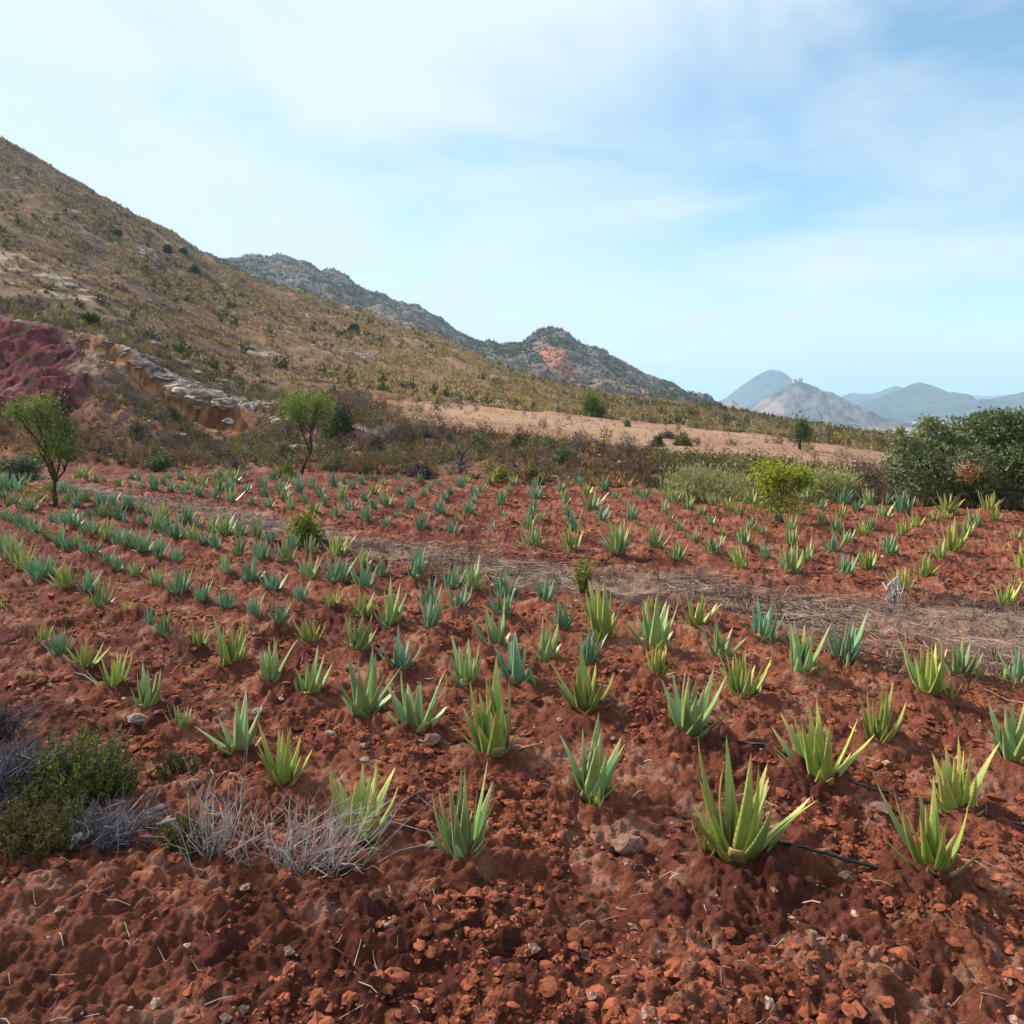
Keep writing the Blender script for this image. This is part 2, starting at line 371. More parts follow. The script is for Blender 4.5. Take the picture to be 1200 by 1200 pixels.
# ------------------------------------------------------------------ far mountains
def mountain(name, label, D, sil, depth, base, ca, cb, seed, rough=1.0, patch=None):
    sx = np.array([s[0] for s in sil], float); sy = np.array([s[1] for s in sil], float)
    px = np.linspace(sx[0], sx[-1], max(60, int((sx[-1] - sx[0]) * 1.6)))
    pyv = np.interp(px, sx, sy)
    k = np.exp(-0.5 * (np.arange(-5, 6) / 2.2) ** 2); k /= k.sum()
    pyv = np.convolve(np.pad(pyv, 5, mode='edge'), k, 'valid')
    zr = EYE - (pyv - HZ) / F * D
    t = np.linspace(-1, 1, 91)
    X = np.repeat(((px - 600) / F * D)[None, :], len(t), 0)
    Yg = D + t[:, None] * depth * np.ones_like(X)
    Hh = np.maximum(zr[None, :] - base, 0.0)
    fall = (1 - np.abs(t)[:, None]) ** 0.95
    gul = (1 - np.abs(fbm(X, Yg * 0.45, depth * 0.22, 5, seed, 0.55)))
    Z = base + Hh * fall + (gul - 0.72) * 0.55 * Hh * np.abs(t)[:, None] ** 0.6 * (1 - np.abs(t)[:, None]) ** 0.3 * rough
    Z = Z + fbm(X, Yg, depth * 0.05, 3, seed + 7) * 0.025 * Hh * rough - 6 * (np.abs(t)[:, None] > 0.97)
    n = 0.5 + 0.55 * fbm(X, Yg, depth * 0.12, 5, seed + 3, 0.62) + 0.35 * fbm(X, Yg, depth * 0.02, 2, seed + 4)
    c = np.array(ca)[None, None] + (np.array(cb) - np.array(ca))[None, None] * np.clip(n, 0, 1)[..., None]
    if patch:
        pyy = HZ - F * (Z - EYE) / Yg; pxx = 600 + F * X / Yg
        for (qx, qy, rx, ry, pc) in patch:
            r = ((pxx - qx) / rx) ** 2 + ((pyy - qy) / ry) ** 2 + 0.7 * fbm(X, Yg, depth * 0.12, 4, seed + 9)
            m = sstep(1.2, 0.4, r)[..., None] * 0.8
            c = c + (np.array(pc)[None, None] - c) * m
    ny, nx = X.shape; idx = np.arange(ny * nx).reshape(ny, nx)
    q = np.stack([idx[:-1, :-1], idx[:-1, 1:], idx[1:, 1:], idx[1:, :-1]], -1).reshape(-1, 4)
    me = mesh_np(name, np.stack([X.ravel(), Yg.ravel(), Z.ravel()], -1), q, np.clip(c.reshape(-1, 3), .01, .9), M_FAR)
    o = link(name, me); tag(o, label, 'mountain', 'far mountains beyond the valley', 'structure')
    return o
BR = ((0.035, 0.034, 0.036), (0.165, 0.13, 0.115))
GR = ((0.022, 0.028, 0.028), (0.085, 0.078, 0.07))
mountain('mountain', 'rocky hill crowned by a small ruined castle', 2100, [(845, 500), (862, 492), (880, 483), (893, 472), (905, 463), (916, 456), (926, 450), (938, 448), (950, 450), (958, 455), (966, 463), (973, 472), (980, 477), (1000, 489), (1024, 502), (1060, 512)], 420, -34, *BR, 101,
         patch=[(905, 480, 22, 12, (0.25, 0.17, 0.145))])
mountain('mountain', 'small rocky knob below the blue peak', 1500, [(838, 492), (845, 481), (851, 472), (857, 469), (863, 471), (868, 478), (876, 488), (890, 500)], 110, -34, (0.2, 0.16, 0.15), (0.3, 0.25, 0.23), 111)
mountain('mountain', 'blue rounded peak rising behind the castle hill', 4300, [(800, 492), (830, 480), (850, 470), (866, 458), (880, 445), (893, 436), (903, 433), (912, 434), (922, 440), (935, 452), (955, 466), (985, 482), (1020, 494)], 900, -36, *GR, 121)
mountain('mountain', 'broad blue mountain with a blunt summit right of the castle hill', 3200, [(940, 500), (985, 484), (1020, 473), (1045, 463), (1060, 456), (1072, 449), (1080, 448), (1092, 453), (1104, 456), (1118, 463), (1132, 472), (1160, 484), (1200, 497), (1260, 506)], 800, -36, *GR, 131)
mountain('mountain', 'pale blue shoulder peak behind the blunt summit', 4700, [(930, 494), (965, 478), (984, 468), (1000, 460), (1012, 462), (1028, 461), (1040, 455), (1050, 452), (1060, 455), (1075, 462), (1100, 474), (1150, 490)], 900, -36, *GR, 141)
mountain('mountain', 'dark slope entering behind the olive bush', 3000, [(1070, 500), (1110, 486), (1135, 476), (1150, 472), (1180, 464), (1200, 460), (1240, 446), (1290, 440), (1350, 446), (1450, 470), (1520, 500)], 700, -36, *GR, 151)
mountain('mountain', 'faint distant range at the horizon', 7000, [(1020, 490), (1080, 472), (1110, 464), (1130, 462), (1150, 464), (1180, 463), (1215, 458), (1300, 452), (1400, 470), (1500, 492)], 900, -38, *GR, 161)

# haze: the air of the valley
def box_mesh(x0, x1, y0, y1, z0, z1):
    V = [(x, y, z) for x in (x0, x1) for y in (y0, y1) for z in (z0, z1)]
    Q = [(0, 1, 3, 2), (4, 6, 7, 5), (0, 4, 5, 1), (2, 3, 7, 6), (0, 2, 6, 4), (1, 5, 7, 3)]
    return V, Q
mh = bpy.data.materials.new('haze'); mh.use_nodes = True; mh.node_tree.nodes.clear()
ho = N(mh.node_tree, 'ShaderNodeOutputMaterial'); pv = N(mh.node_tree, 'ShaderNodeVolumePrincipled')
pv.inputs['Color'].default_value = (0.50, 0.77, 1.0, 1); pv.inputs['Density'].default_value = 0.00019
pv.inputs['Anisotropy'].default_value = 0.1
mh.node_tree.links.new(pv.outputs[0], ho.inputs['Volume'])
V, Q = box_mesh(-23000, 23000, -120, 9300, -60, 300)
hz = link('haze', mesh_np('haze', V, np.array(Q), None, mh, False))
tag(hz, 'thin blue haze filling the valley air', 'haze', kind='stuff')

# ------------------------------------------------------------------ geometry kit
class Geo:
    def __init__(s): s.V = []; s.F = {3: [], 4: []}; s.C = []; s.n = 0
    def add(s, V, Fs, C):
        V = np.asarray(V, float); C = np.asarray(C, float)
        if C.ndim == 1: C = np.repeat(C[None], len(V), 0)
        for f in (Fs if isinstance(Fs, list) else [Fs]):
            f = np.asarray(f)
            if len(f): s.F[f.shape[1]].append(f + s.n)
        s.V.append(V); s.C.append(C); s.n += len(V)
    def data(s):
        return (np.concatenate(s.V), [np.concatenate(f) for f in s.F.values() if f], np.concatenate(s.C))
    def mesh(s, name, mat, smooth=True):
        V, Fs, C = s.data(); return mesh_np(name, V, Fs, C, mat, smooth)
def basis(d):
    d = d / (np.linalg.norm(d) + 1e-9)
    a = np.array([0, 0, 1.0]) if abs(d[2]) < 0.9 else np.array([1.0, 0, 0])
    u = np.cross(a, d); u /= np.linalg.norm(u); return d, u, np.cross(d, u)
def tube(g, P, R, col, sides=6, col2=None):
    P = np.asarray(P, float); n = len(P); R = np.broadcast_to(np.asarray(R, float), (n,))
    V = []
    for i in range(n):
        d = P[min(i + 1, n - 1)] - P[max(i - 1, 0)]
        _, u, v = basis(d)
        for k in range(sides):
            a = 2 * math.pi * k / sides
            V.append(P[i] + R[i] * (u * math.cos(a) + v * math.sin(a)))
    V.append(P[-1] + (P[-1] - P[-2]) * 0.05); V.append(P[0])
    q = [(i * sides + k, i * sides + (k + 1) % sides, (i + 1) * sides + (k + 1) % sides, (i + 1) * sides + k) for i in range(n - 1) for k in range(sides)]
    t = [((n - 1) * sides + k, (n - 1) * sides + (k + 1) % sides, n * sides) for k in range(sides)]
    t += [((k + 1) % sides, k, n * sides + 1) for k in range(sides)]
    c = np.repeat(np.asarray(col, float)[None], len(V), 0)
    if col2 is not None:
        w = np.concatenate([np.repeat(np.linspace(0, 1, n), sides), [1, 0]])[:, None]; c = c * (1 - w) + np.asarray(col2) * w
    g.add(V, [np.array(q), np.array(t)], c)
def cards(g, P, size, rng, ca, cb, elong=1.8, up=0.0, tonal=None, w=None):
    """leaf faces: pointed four-cornered leaves folded along the midrib, at points P"""
    P = np.asarray(P, float); n = len(P)
    d = rng.normal(size=(n, 3)); d[:, 2] += up; d /= np.linalg.norm(d, axis=1)[:, None]
    a = rng.normal(size=(n, 3)); u = np.cross(d, a); u /= np.linalg.norm(u, axis=1)[:, None] + 1e-9
    nn = np.cross(d, u)
    s = size * rng.uniform(0.6, 1.4, n)[:, None]
    ww = s / elong
    V = np.stack([P, P + d * s * 0.5 + u * ww * 0.5 + nn * ww * 0.12, P + d * s, P + d * s * 0.5 - u * ww * 0.5 + nn * ww * 0.12], 1).reshape(-1, 3)
    i = np.arange(n)[:, None] * 4 + np.array([0, 1, 2, 3])
    t = rng.uniform(0, 1, n) if tonal is None else np.clip(tonal + rng.normal(0, 0.15, n), 0, 1)
    c = np.asarray(ca)[None] + (np.asarray(cb) - np.asarray(ca))[None] * t[:, None]
    g.add(V, i, np.repeat(c, 4, 0))
def dome(rng, k, r, h, spread, n):
    """points in lumps inside a dome"""
    c = []
    while len(c) < k:
        p = rng.uniform(-1, 1, 3); p[2] = abs(p[2])
        if 0.35 < np.linalg.norm(p) < 0.95: c.append(p)
    c = np.array(c); w = rng.uniform(0.5, 1.5, k); w /= w.sum()
    j = rng.choice(k, n, p=w)
    P = c[j] + rng.normal(0, spread, (n, 3)); P[:, 2] = np.abs(P[:, 2])
    return P * np.array([r, r, h]), rng.uniform(0, 1, k)[j]
def shrub_geo(seed, n=130, k=9, leaf=0.06, ca=(.05, .06, .02), cb=(.12, .12, .04), up=0.8, spread=0.22, stems=5, sc=(0.12, 0.09, 0.07), elong=2.4, r=0.5, h=0.9):
    rng = np.random.default_rng(seed); g = Geo()
    P, t = dome(rng, k, r, h, spread, n)
    cards(g, P, leaf, rng, ca, cb, elong, up, t)
    for i in range(stems):
        q = P[rng.integers(len(P))] * 0.8
        tube(g, [(0, 0, -0.08), q * 0.5 * np.array([.8, .8, 1.1]), q], [0.02, 0.014, 0.006], sc, 4)
    return g
def tuft_geo(seed, n=26, L=1.0, spread=0.6, ca=(.2, .15, .05), cb=(.32, .25, .1), w=0.07):
    rng = np.random.default_rng(seed); g = Geo()
    az = rng.uniform(0, 2 * math.pi, n); tl = rng.uniform(0.05, 1.0, n) * spread + 0.1
    l = L * rng.uniform(0.55, 1.1, n)
    d = np.stack([np.cos(az) * np.sin(tl), np.sin(az) * np.sin(tl), np.cos(tl)], -1)
    s = np.stack([-np.sin(az), np.cos(az), np.zeros(n)], -1)
    b = np.stack([np.cos(az), np.sin(az), np.zeros(n)], -1) * rng.uniform(0, 0.22, n)[:, None]
    b[:, 2] = -0.03
    m = b + d * l[:, None] * 0.55
    e = b + d * l[:, None]; e[:, 2] -= 0.12 * l * tl
    V = np.stack([b - s * w * .4, b + s * w * .4, m + s * w * .35, e, m - s * w * .35], 1).reshape(-1, 3)
    i = np.arange(n)[:, None] * 5
    c = np.asarray(ca) + (np.asarray(cb) - np.asarray(ca)) * rng.uniform(0, 1, n)[:, None]
    g.add(V, [i + np.array([0, 1, 2, 4]), i + np.array([4, 2, 3])], np.repeat(c, 5, 0))
    return g
def scatter(name, temps, pos, scl, rng, mat, which=None, tone=0.25, zs=None, tilt=0.0, hue=None):
    """many copies of small templates as one mesh"""
    G = Geo(); pos = np.asarray(pos); n = len(pos)
    which = rng.integers(0, len(temps), n) if which is None else which
    for k, tg in enumerate(temps):
        V, Fs, C = tg.data(); j = np.where(which == k)[0]
        if not len(j): continue
        a = rng.uniform(0, 2 * math.pi, len(j)); ca_, sa_ = np.cos(a)[:, None], np.sin(a)[:, None]
        s = scl[j][:, None]; vz = (zs[j][:, None] if zs is not None else 1.0)
        X = (V[None, :, 0] * ca_ - V[None, :, 1] * sa_) * s; Y = (V[None, :, 0] * sa_ + V[None, :, 1] * ca_) * s; Z = V[None, :, 2] * s * vz
        if tilt:
            tx = rng.normal(0, tilt, len(j))[:, None]; ty = rng.normal(0, tilt, len(j))[:, None]; Z = Z + X * tx + Y * ty
        VV = np.stack([X + pos[j, 0:1], Y + pos[j, 1:2], Z + pos[j, 2:3]], -1).reshape(-1, 3)
        cc = C[None] * (1 + rng.uniform(-tone, tone, len(j)))[:, None, None]
        if hue is not None: cc = cc * hue[j][:, None, :]
        off = (np.arange(len(j)) * len(V))[:, None, None]
        G.add(VV, [(f[None] + off).reshape(-1, f.shape[1]) for f in Fs], np.clip(cc, .004, .9).reshape(-1, 3))
    return link(name, G.mesh(name, mat, False))
def sample_fan(n, rng, lo, hi, pxa=-140, pxb=1340, power=2.0):
    px = rng.uniform(pxa, pxb, n); a, b = lk(lo, px), lk(hi, px)
    t = rng.uniform(0, 1, n)
    D = (a ** power + (b ** power - a ** power) * t) ** (1 / power)
    return (px - 600) / F * D, D, px

# ------------------------------------------------------------------ hillside vegetation (uncountable)
R = np.random.default_rng(7)
gold = [tuft_geo(i, 13, 1.0, 1.15, (.15, .098, .045), (.46, .335, .145), w=0.17) for i in range(4)]
oliv = [shrub_geo(20 + i, 60, 7, 0.34, (.035, .042, .014), (.10, .10, .035), spread=0.25, stems=0, elong=1.9) for i in range(3)]
x, y, px = sample_fan(98000, R, F_D - 6, S_D + 14, power=1.7)
keep = (R.uniform(0, 1, len(x)) < 0.55 + 0.55 * fbm(x, y, 11, 3, 201) + 0.45 * fbm(x, y, 3, 2, 202)) & ~((px > 440) & (y < lk(F_D, px) - 1.0))
x, y, px = x[keep], y[keep], px[keep]
z = terr(x, y, False)
far_t = np.clip(y / 220, 0, 1)
s = R.uniform(0.2, 0.6, len(x)) * (1 + 0.5 * far_t)
hue = np.ones((len(x), 3)); w_ = R.uniform(0, 1, len(x))[:, None]
hue = hue * (1.12 - w_ * np.array([0.42, 0.30, 0.15])) * (1 + sstep(150, 520, px)[:, None] * np.array([.25, .2, .1]))  # tufts brightened rightwards too, sunlight of the slope put into their colour
o = scatter('dry_grass', gold, np.stack([x, y, z], -1), s, R, M_SCRUB, hue=hue)
tag(o, 'golden dry grass tufts scattered all over the hillside', 'dry grass', kind='stuff')
x, y, px = sample_fan(21000, R, F_D - 5, S_D + 10, power=1.8)
keep = (R.uniform(0, 1, len(x)) < (0.22 + 0.9 * fbm(x, y, 16, 4, 203)) * np.where(px > 560, 0.8, 1.0)) & ~((px > 440) & (y < lk(F_D, px) + 1.0))
x, y = x[keep], y[keep]; z = terr(x, y, False)
o = scatter('hillside_scrub', oliv, np.stack([x, y, z - .05], -1), 0.25 + 0.75 * R.uniform(0, 1, len(x)) ** 3, R, M_SCRUB)
tag(o, 'low olive scrub dotting the hillside among the dry grass', 'scrub', kind='stuff')
x, y, px = sample_fan(15000, R, R0_D, R_D * 1.01, 180, 900)
z = terr(x, y, False)
o = scatter('ridge_scrub', oliv, np.stack([x, y, z - .2], -1), R.uniform(0.5, 1.5, len(x)) * (1 + .5 * (fbm(x, y, 40, 3, 213) > .2)), R, M_SCRUB, hue=np.repeat(np.array([[1.15, 1.05, 1.1]]), len(x), 0))
tag(o, 'dark scrub covering the second rocky ridge', 'scrub', kind='stuff')

# bank scrub
def sg(i, ca, cb, **k): return shrub_geo(60 + i, ca=ca, cb=cb, **k)
BT = [sg(0, (.045, .05, .015), (.15, .145, .045), n=95, leaf=.14), sg(1, (.09, .085, .025), (.27, .22, .06), n=95, leaf=.14),
      sg(2, (.075, .052, .05), (.17, .12, .11), n=95, elong=4, leaf=.15), sg(3, (.09, .055, .03), (.21, .12, .055), n=95, elong=3, leaf=.17),
      sg(4, (.03, .034, .014), (.09, .095, .03), n=95, leaf=.14), sg(5, (.12, .11, .07), (.30, .26, .15), n=95, elong=4, leaf=.19)]
x, y, px = sample_fan(21000, R, E_D + 0.5, F_D + 2, -140, 1340, 1.0)
lip = y - lk(T_D, px); rel = (y - lk(E_D, px)) / (lk(T_D, px) - lk(E_D, px))
dens = np.where(px < 115, np.where(rel < 0.33, 0.8, 0.16), np.where(px < 300, 1.0, np.where(px < 500, 0.95, 1.0)))
dens = np.where((lip > 0.3), np.where(px < 430, 0.5, np.where(px < 520, 0.15, 0.02)), dens)
dens = np.where((lip > -2.6) & (lip < 0.3) & (px > 90) & (px < 300), 0.0, dens)
dens = dens * np.clip(0.75 + 0.8 * fbm(x, y, 2.2, 3, 205), 0.05, 1.4)
k_ = R.uniform(0, 1, len(x)) < dens
x, y, px, rel = x[k_], y[k_], px[k_], rel[k_]
z = terr(x, y, False)
pr = fbm(x, y, 3.0, 3, 207)
wh = np.where(pr > 0.4, R.choice([0, 1, 1, 5], len(x)), np.where(pr < -0.05, R.choice([2, 2, 3, 4], len(x)), R.choice([0, 1, 2, 3, 4, 5], len(x))))
o = scatter('bank_scrub', BT, np.stack([x, y, z - .04], -1), 0.2 + 0.6 * R.uniform(0, 1, len(x)) ** 1.6, R, M_SCRUB, wh)
tag(o, 'mixed brown, purple and olive scrub covering the bank behind the field', 'scrub', kind='stuff')
x, y, px = sample_fan(1500, R, F_D - 3, S_D, 560, 1340, 1.3); z = terr(x, y, False)
o = scatter('terrace_scrub', BT, np.stack([x, y, z - .05], -1), R.uniform(0.5, 1.4, len(x)), R, M_SCRUB, R.choice([0, 1, 1, 5, 5, 3, 2], len(x)))
tag(o, 'shrubby growth beyond the fallow terrace', 'scrub', kind='stuff')
x, y, px = sample_fan(6500, R, E_D + 0.3, T_D + 1, -140, 1340, 1.0)
rel = (y - lk(E_D, px)) / (lk(T_D, px) - lk(E_D, px)); lip = y - lk(T_D, px)
k_ = (R.uniform(0, 1, len(x)) < .55 + .7 * fbm(x, y, 1.8, 3, 209)) & ~((px < 112) & (rel > .3) & (R.uniform(0, 1, len(x)) > .15)) & ~((px > 90) & (px < 300) & (lip > -2.4))
x, y = x[k_], y[k_]; z = terr(x, y, False)
o = scatter('bank_grass', gold, np.stack([x, y, z], -1), R.uniform(0.14, 0.42, len(x)), R, M_SCRUB, tone=.4, hue=np.array([[.95, .78, .7]]) * R.uniform(.55, 1.15, (len(x), 1)))
tag(o, 'dry grass tussocks between the shrubs of the bank', 'dry grass', kind='stuff')
# dry weeds on the fallow terrace
x, y, px = sample_fan(500, R, T_D + 0.5, F_D - 1, 480, 1250, 1.2); z = terr(x, y, False)
o = scatter('fallow_weeds', gold, np.stack([x, y, z], -1), R.uniform(0.08, 0.22, len(x)), R, M_SCRUB)
tag(o, 'thin dry weeds on the fallow terrace', 'weeds', kind='stuff')

# ------------------------------------------------------------------ rocks
def ico(sub):
    t = (1 + 5 ** .5) / 2
    v = np.array([(-1, t, 0), (1, t, 0), (-1, -t, 0), (1, -t, 0), (0, -1, t), (0, 1, t), (0, -1, -t), (0, 1, -t), (t, 0, -1), (t, 0, 1), (-t, 0, -1), (-t, 0, 1)], float)
    v /= np.linalg.norm(v[0])
    f = [(0, 11, 5), (0, 5, 1), (0, 1, 7), (0, 7, 10), (0, 10, 11), (1, 5, 9), (5, 11, 4), (11, 10, 2), (10, 7, 6), (7, 1, 8), (3, 9, 4), (3, 4, 2), (3, 2, 6), (3, 6, 8), (3, 8, 9), (4, 9, 5), (2, 4, 11), (6, 2, 10), (8, 6, 7), (9, 8, 1)]
    v = [tuple(p) for p in v]
    for _ in range(sub):
        mid = {}; nf = []
        def m(a, b):
            k = (min(a, b), max(a, b))
            if k not in mid:
                p = (np.array(v[a]) + np.array(v[b])) / 2; p /= np.linalg.norm(p); v.append(tuple(p)); mid[k] = len(v) - 1
            return mid[k]
        for a, b, c in f:
            ab, bc, ca = m(a, b), m(b, c), m(c, a); nf += [(a, ab, ca), (b, bc, ab), (c, ca, bc), (ab, bc, ca)]
        f = nf
    return np.array(v), np.array(f)
ICO = {k: ico(k) for k in (1, 2, 3)}
def rock_geo(seed, sub=3, flat=0.6, col=(.4, .33, .28), col2=(.25, .19, .16), cuts=7, amp=0.16, sx=1.0, sy=1.0):
    rng = np.random.default_rng(seed); V, f = ICO[sub]; V = V.copy()
    for _ in range(cuts):
        d = rng.normal(size=3); d /= np.linalg.norm(d); h = rng.uniform(0.55, 0.85)
        q = V @ d; V = V - np.where(q > h, q - h, 0)[:, None] * d[None]
    n = fbm(V[:, 0] * 2 + seed * 3.1, V[:, 1] * 2 + V[:, 2] * 1.7, 0.8, 4, seed)
    n2 = fbm(V[:, 2] * 2 + seed, V[:, 0] * 2 - V[:, 1] * 1.3, 0.5, 3, seed + 5)
    V = V * (1 + amp * n + amp * 0.5 * n2)[:, None] * np.array([sx, sy, flat])
    t = np.clip(0.5 + 0.6 * n2 + 0.3 * V[:, 2], 0, 1)[:, None]
    g = Geo(); g.add(V, f, np.array(col2) * (1 - t) + np.array(col) * t); return g
# loose soil clods and small stones (uncountable)
clods = [rock_geo(300 + i, 1, 0.6, (.25, .078, .04), (.12, .032, .018), 6, 0.55, sx=.8 + .12 * i) for i in range(6)]
n = 46000
D = 2.9 + (28 - 2.9) * R.uniform(0, 1, n) ** 1.9; px = R.uniform(-120, 1320, n); x = (px - 600) / F * D
sz = 0.004 + 0.036 * R.uniform(0, 1, n) ** 6.0 + 0.0011 * D
k_ = (R.uniform(0, 1, n) > strip_mask(x, D) * 0.8) & (D < lk(E_D, px) - .3)
k_ &= R.uniform(0, 1, n) < 0.45 + 1.0 * fbm(x, D, 0.7, 3, 211)
x, D, sz = x[k_], D[k_], sz[k_]; z = terr(x, D)
o = scatter('soil_clods', clods, np.stack([x, D, z - sz * 0.05], -1), sz, R, M_CLOD, tone=0.45)
tag(o, 'crumbly red soil clods strewn over the tilled field', 'soil clods', kind='stuff')
peb = [rock_geo(320 + i, 1, 0.6, (.42, .27, .20), (.27, .14, .10), 5, 0.4) for i in range(4)]
n = 1100
D = 2.9 + (24 - 2.9) * R.uniform(0, 1, n) ** 1.7; px = R.uniform(-120, 1320, n); x = (px - 600) / F * D
sz = 0.004 + 0.024 * R.uniform(0, 1, n) ** 5 + 0.0009 * D
k_ = D < lk(E_D, px) - .3; x, D, sz = x[k_], D[k_], sz[k_]; z = terr(x, D)
o = scatter('gravel', peb, np.stack([x, D, z + sz * 0.2], -1), sz, R, M_ROCK, tone=0.3)
tag(o, 'small pale stones lying in the red soil', 'gravel', kind='stuff')

# straw litter
def straw(name, n, D, px, rng, cols, L=(0.08, 0.45), lift=0.02):
    x = (px - 600) / F * D; g = Geo()
    l = rng.uniform(*L, n); a = rng.normal(0.15, 1.1, n)
    w = (0.0012 + 0.00026 * D) * rng.uniform(.6, 1.3, n)
    dx, dy = np.cos(a), np.sin(a); bend = rng.normal(0, 0.18, n)
    pts = []
    for t in (-0.5, 0.0, 0.5):
        X = x + dx * l * t - dy * bend * l * (0.25 - t * t); Y = D + dy * l * t + dx * bend * l * (0.25 - t * t)
        Z = terr(X, Y) + lift * rng.uniform(0.25, 1.0, n) + w
        pts.append(np.stack([X, Y, Z], -1))
    V = []
    for p in pts:
        V += [p + np.stack([-dy * w, dx * w, 0 * w], -1), p + np.stack([0 * w, 0 * w, w * 1.2], -1), p - np.stack([-dy * w, dx * w, 0 * w], -1)]
    V = np.stack(V, 1).reshape(-1, 3); i = np.arange(n)[:, None] * 9
    q = np.concatenate([i + np.array(k) for k in ((0, 1, 4, 3), (1, 2, 5, 4), (3, 4, 7, 6), (4, 5, 8, 7))])
    ci = rng.integers(0, len(cols), n); c = np.array(cols)[ci] * rng.uniform(.7, 1.25, n)[:, None]
    g.add(V, q, np.repeat(c, 9, 0)); return link(name, g.mesh(name, M_TWIG, True))
n = 9000
px = R.uniform(40, 1330, n); t = np.clip(R.normal(0.5, 0.3, n), -0.2, 1.25)
py = lk(STRIP_U, px) + (lk(STRIP_L, px) - lk(STRIP_U, px)) * t
D = F * EYE / (py - HZ)
k_ = R.uniform(0, 1, n) < 0.5 + 0.8 * fbm((px - 600) / F * D, D, 1.6, 3, 221)
o = straw('straw_litter', k_.sum(), D[k_], px[k_], R, [(.27, .185, .125), (.20, .125, .09), (.34, .26, .19), (.13, .08, .07), (.09, .06, .057), (.16, .08, .055)])
tag(o, 'dry straw litter along the bare strip between the two plots', 'straw', kind='stuff')
n = 700
D = 3.0 + 12 * R.uniform(0, 1, n) ** 1.5; px = R.uniform(-50, 1250, n)
o = straw('dry_stalks', n, D, px, R, [(.30, .2, .14), (.2, .12, .09), (.4, .32, .26)], (0.03, 0.13), 0.012)
tag(o, 'bits of dry stalk lying about in the tilled soil', 'dry stalks', kind='stuff')

# ------------------------------------------------------------------ aloe plants
def aloe_leaf(g, L, w, th, az, tilt, curl, rng, base, col, tipc, teeth=True, droop=0.0, roll=0.0):
    n = 9
    ca_, sa_ = math.cos(az), math.sin(az)
    out = np.array([ca_, sa_, 0.0]); lat = np.array([-sa_, ca_, 0.0]); up = np.array([0, 0, 1.0])
    p = out * base + up * 0.0; ring = []; cols = []
    prof = [(-1, 0), (-.62, .55), (0, .8), (.62, .55), (1, 0), (.5, .12), (0, .2), (-.5, .12)]
    pts = []
    for i in range(n):
        t = i / (n - 1)
        phi = tilt * (1 + 0.25 * (1 - t)) - curl * t + droop * t * t
        d = out * math.sin(phi) + up * math.cos(phi)
        nn = out * math.cos(phi) - up * math.sin(phi)
        if i: p = p + d * L / (n - 1)
        lt = lat * math.cos(roll * t) + nn * math.sin(roll * t)
        wt = w * ((1 - t) ** 0.82) * (0.86 + 0.3 * min(t * 4, 1) * (1 - t)) + 0.0012
        tt = th * (1 - t) ** 0.7 + 0.0008
        for k, (a, b) in enumerate(prof):
            ring.append(p + lt * a * wt * 0.5 + nn * b * tt)
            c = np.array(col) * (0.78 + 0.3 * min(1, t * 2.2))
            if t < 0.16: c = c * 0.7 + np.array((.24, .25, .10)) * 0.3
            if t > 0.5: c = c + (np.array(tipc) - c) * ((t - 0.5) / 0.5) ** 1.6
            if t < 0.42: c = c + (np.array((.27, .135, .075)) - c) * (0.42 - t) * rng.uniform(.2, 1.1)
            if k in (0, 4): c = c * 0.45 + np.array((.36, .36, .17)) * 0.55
            if k in (5, 6, 7): c = c * 1.1
            cols.append(c)
        pts.append((p.copy(), lt.copy(), wt, nn.copy(), d.copy()))
    m = 8
    q = [(i * m + k, i * m + (k + 1) % m, (i + 1) * m + (k + 1) % m, (i + 1) * m + k) for i in range(n - 1) for k in range(m)]
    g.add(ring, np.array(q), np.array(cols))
    if teeth:
        TV = []; TF = []
        for i in range(1, n - 1):
            p, lt, wt, nn, d = pts[i]
            for f in (0.0, 0.5):
                p2, lt2, wt2, _, _ = pts[min(i + 1, n - 1)]
                pp = p + (p2 - p) * f; w2 = wt + (wt2 - wt) * f
                for s_ in (-1, 1):
                    e = pp + lt * s_ * w2 * 0.49; b = len(TV)
                    TV += [e - d * 0.008, e + d * 0.008, e + lt * s_ * 0.009 + d * 0.006]; TF.append((b, b + 1, b + 2))
        g.add(TV, np.array(TF), (.34, .33, .16))
GREEN = (.150, .240, .075); TIP = (.50, .40, .19)
def rosette(seed, n=15, spread=1.0, wid=1.0):
    rng = np.random.default_rng(seed); g = Geo()
    az0 = rng.uniform(0, 6.28)
    for i in range(n):
        k = i / (n - 1)                              # 0 innermost
        az = az0 + i * 2.39996 + rng.normal(0, 0.3)
        tilt = (0.08 + 0.68 * k ** 0.95) * spread + rng.normal(0, 0.06)
        L = (0.86 + 0.22 * math.sin(math.pi * min(1, k * 1.25)) - 0.22 * max(0, k - 0.55) / 0.45) * (rng.uniform(0.8, 1.1) if rng.uniform() > .15 else rng.uniform(.5, .75)) * (1.0 if i < n - 4 else .72)
        col = np.array(GREEN) * rng.uniform(0.65, 1.35) * np.array((rng.uniform(.85, 1.25), 1, rng.uniform(.8, 1.35)))
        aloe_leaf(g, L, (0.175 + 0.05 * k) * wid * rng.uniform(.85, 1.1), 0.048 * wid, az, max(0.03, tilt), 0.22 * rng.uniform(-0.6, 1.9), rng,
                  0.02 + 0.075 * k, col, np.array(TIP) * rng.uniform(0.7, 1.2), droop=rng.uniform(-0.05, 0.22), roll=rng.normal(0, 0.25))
    V, Fs, C = g.data(); zmax = V[:, 2].max(); g.V = [V / zmax]; return g
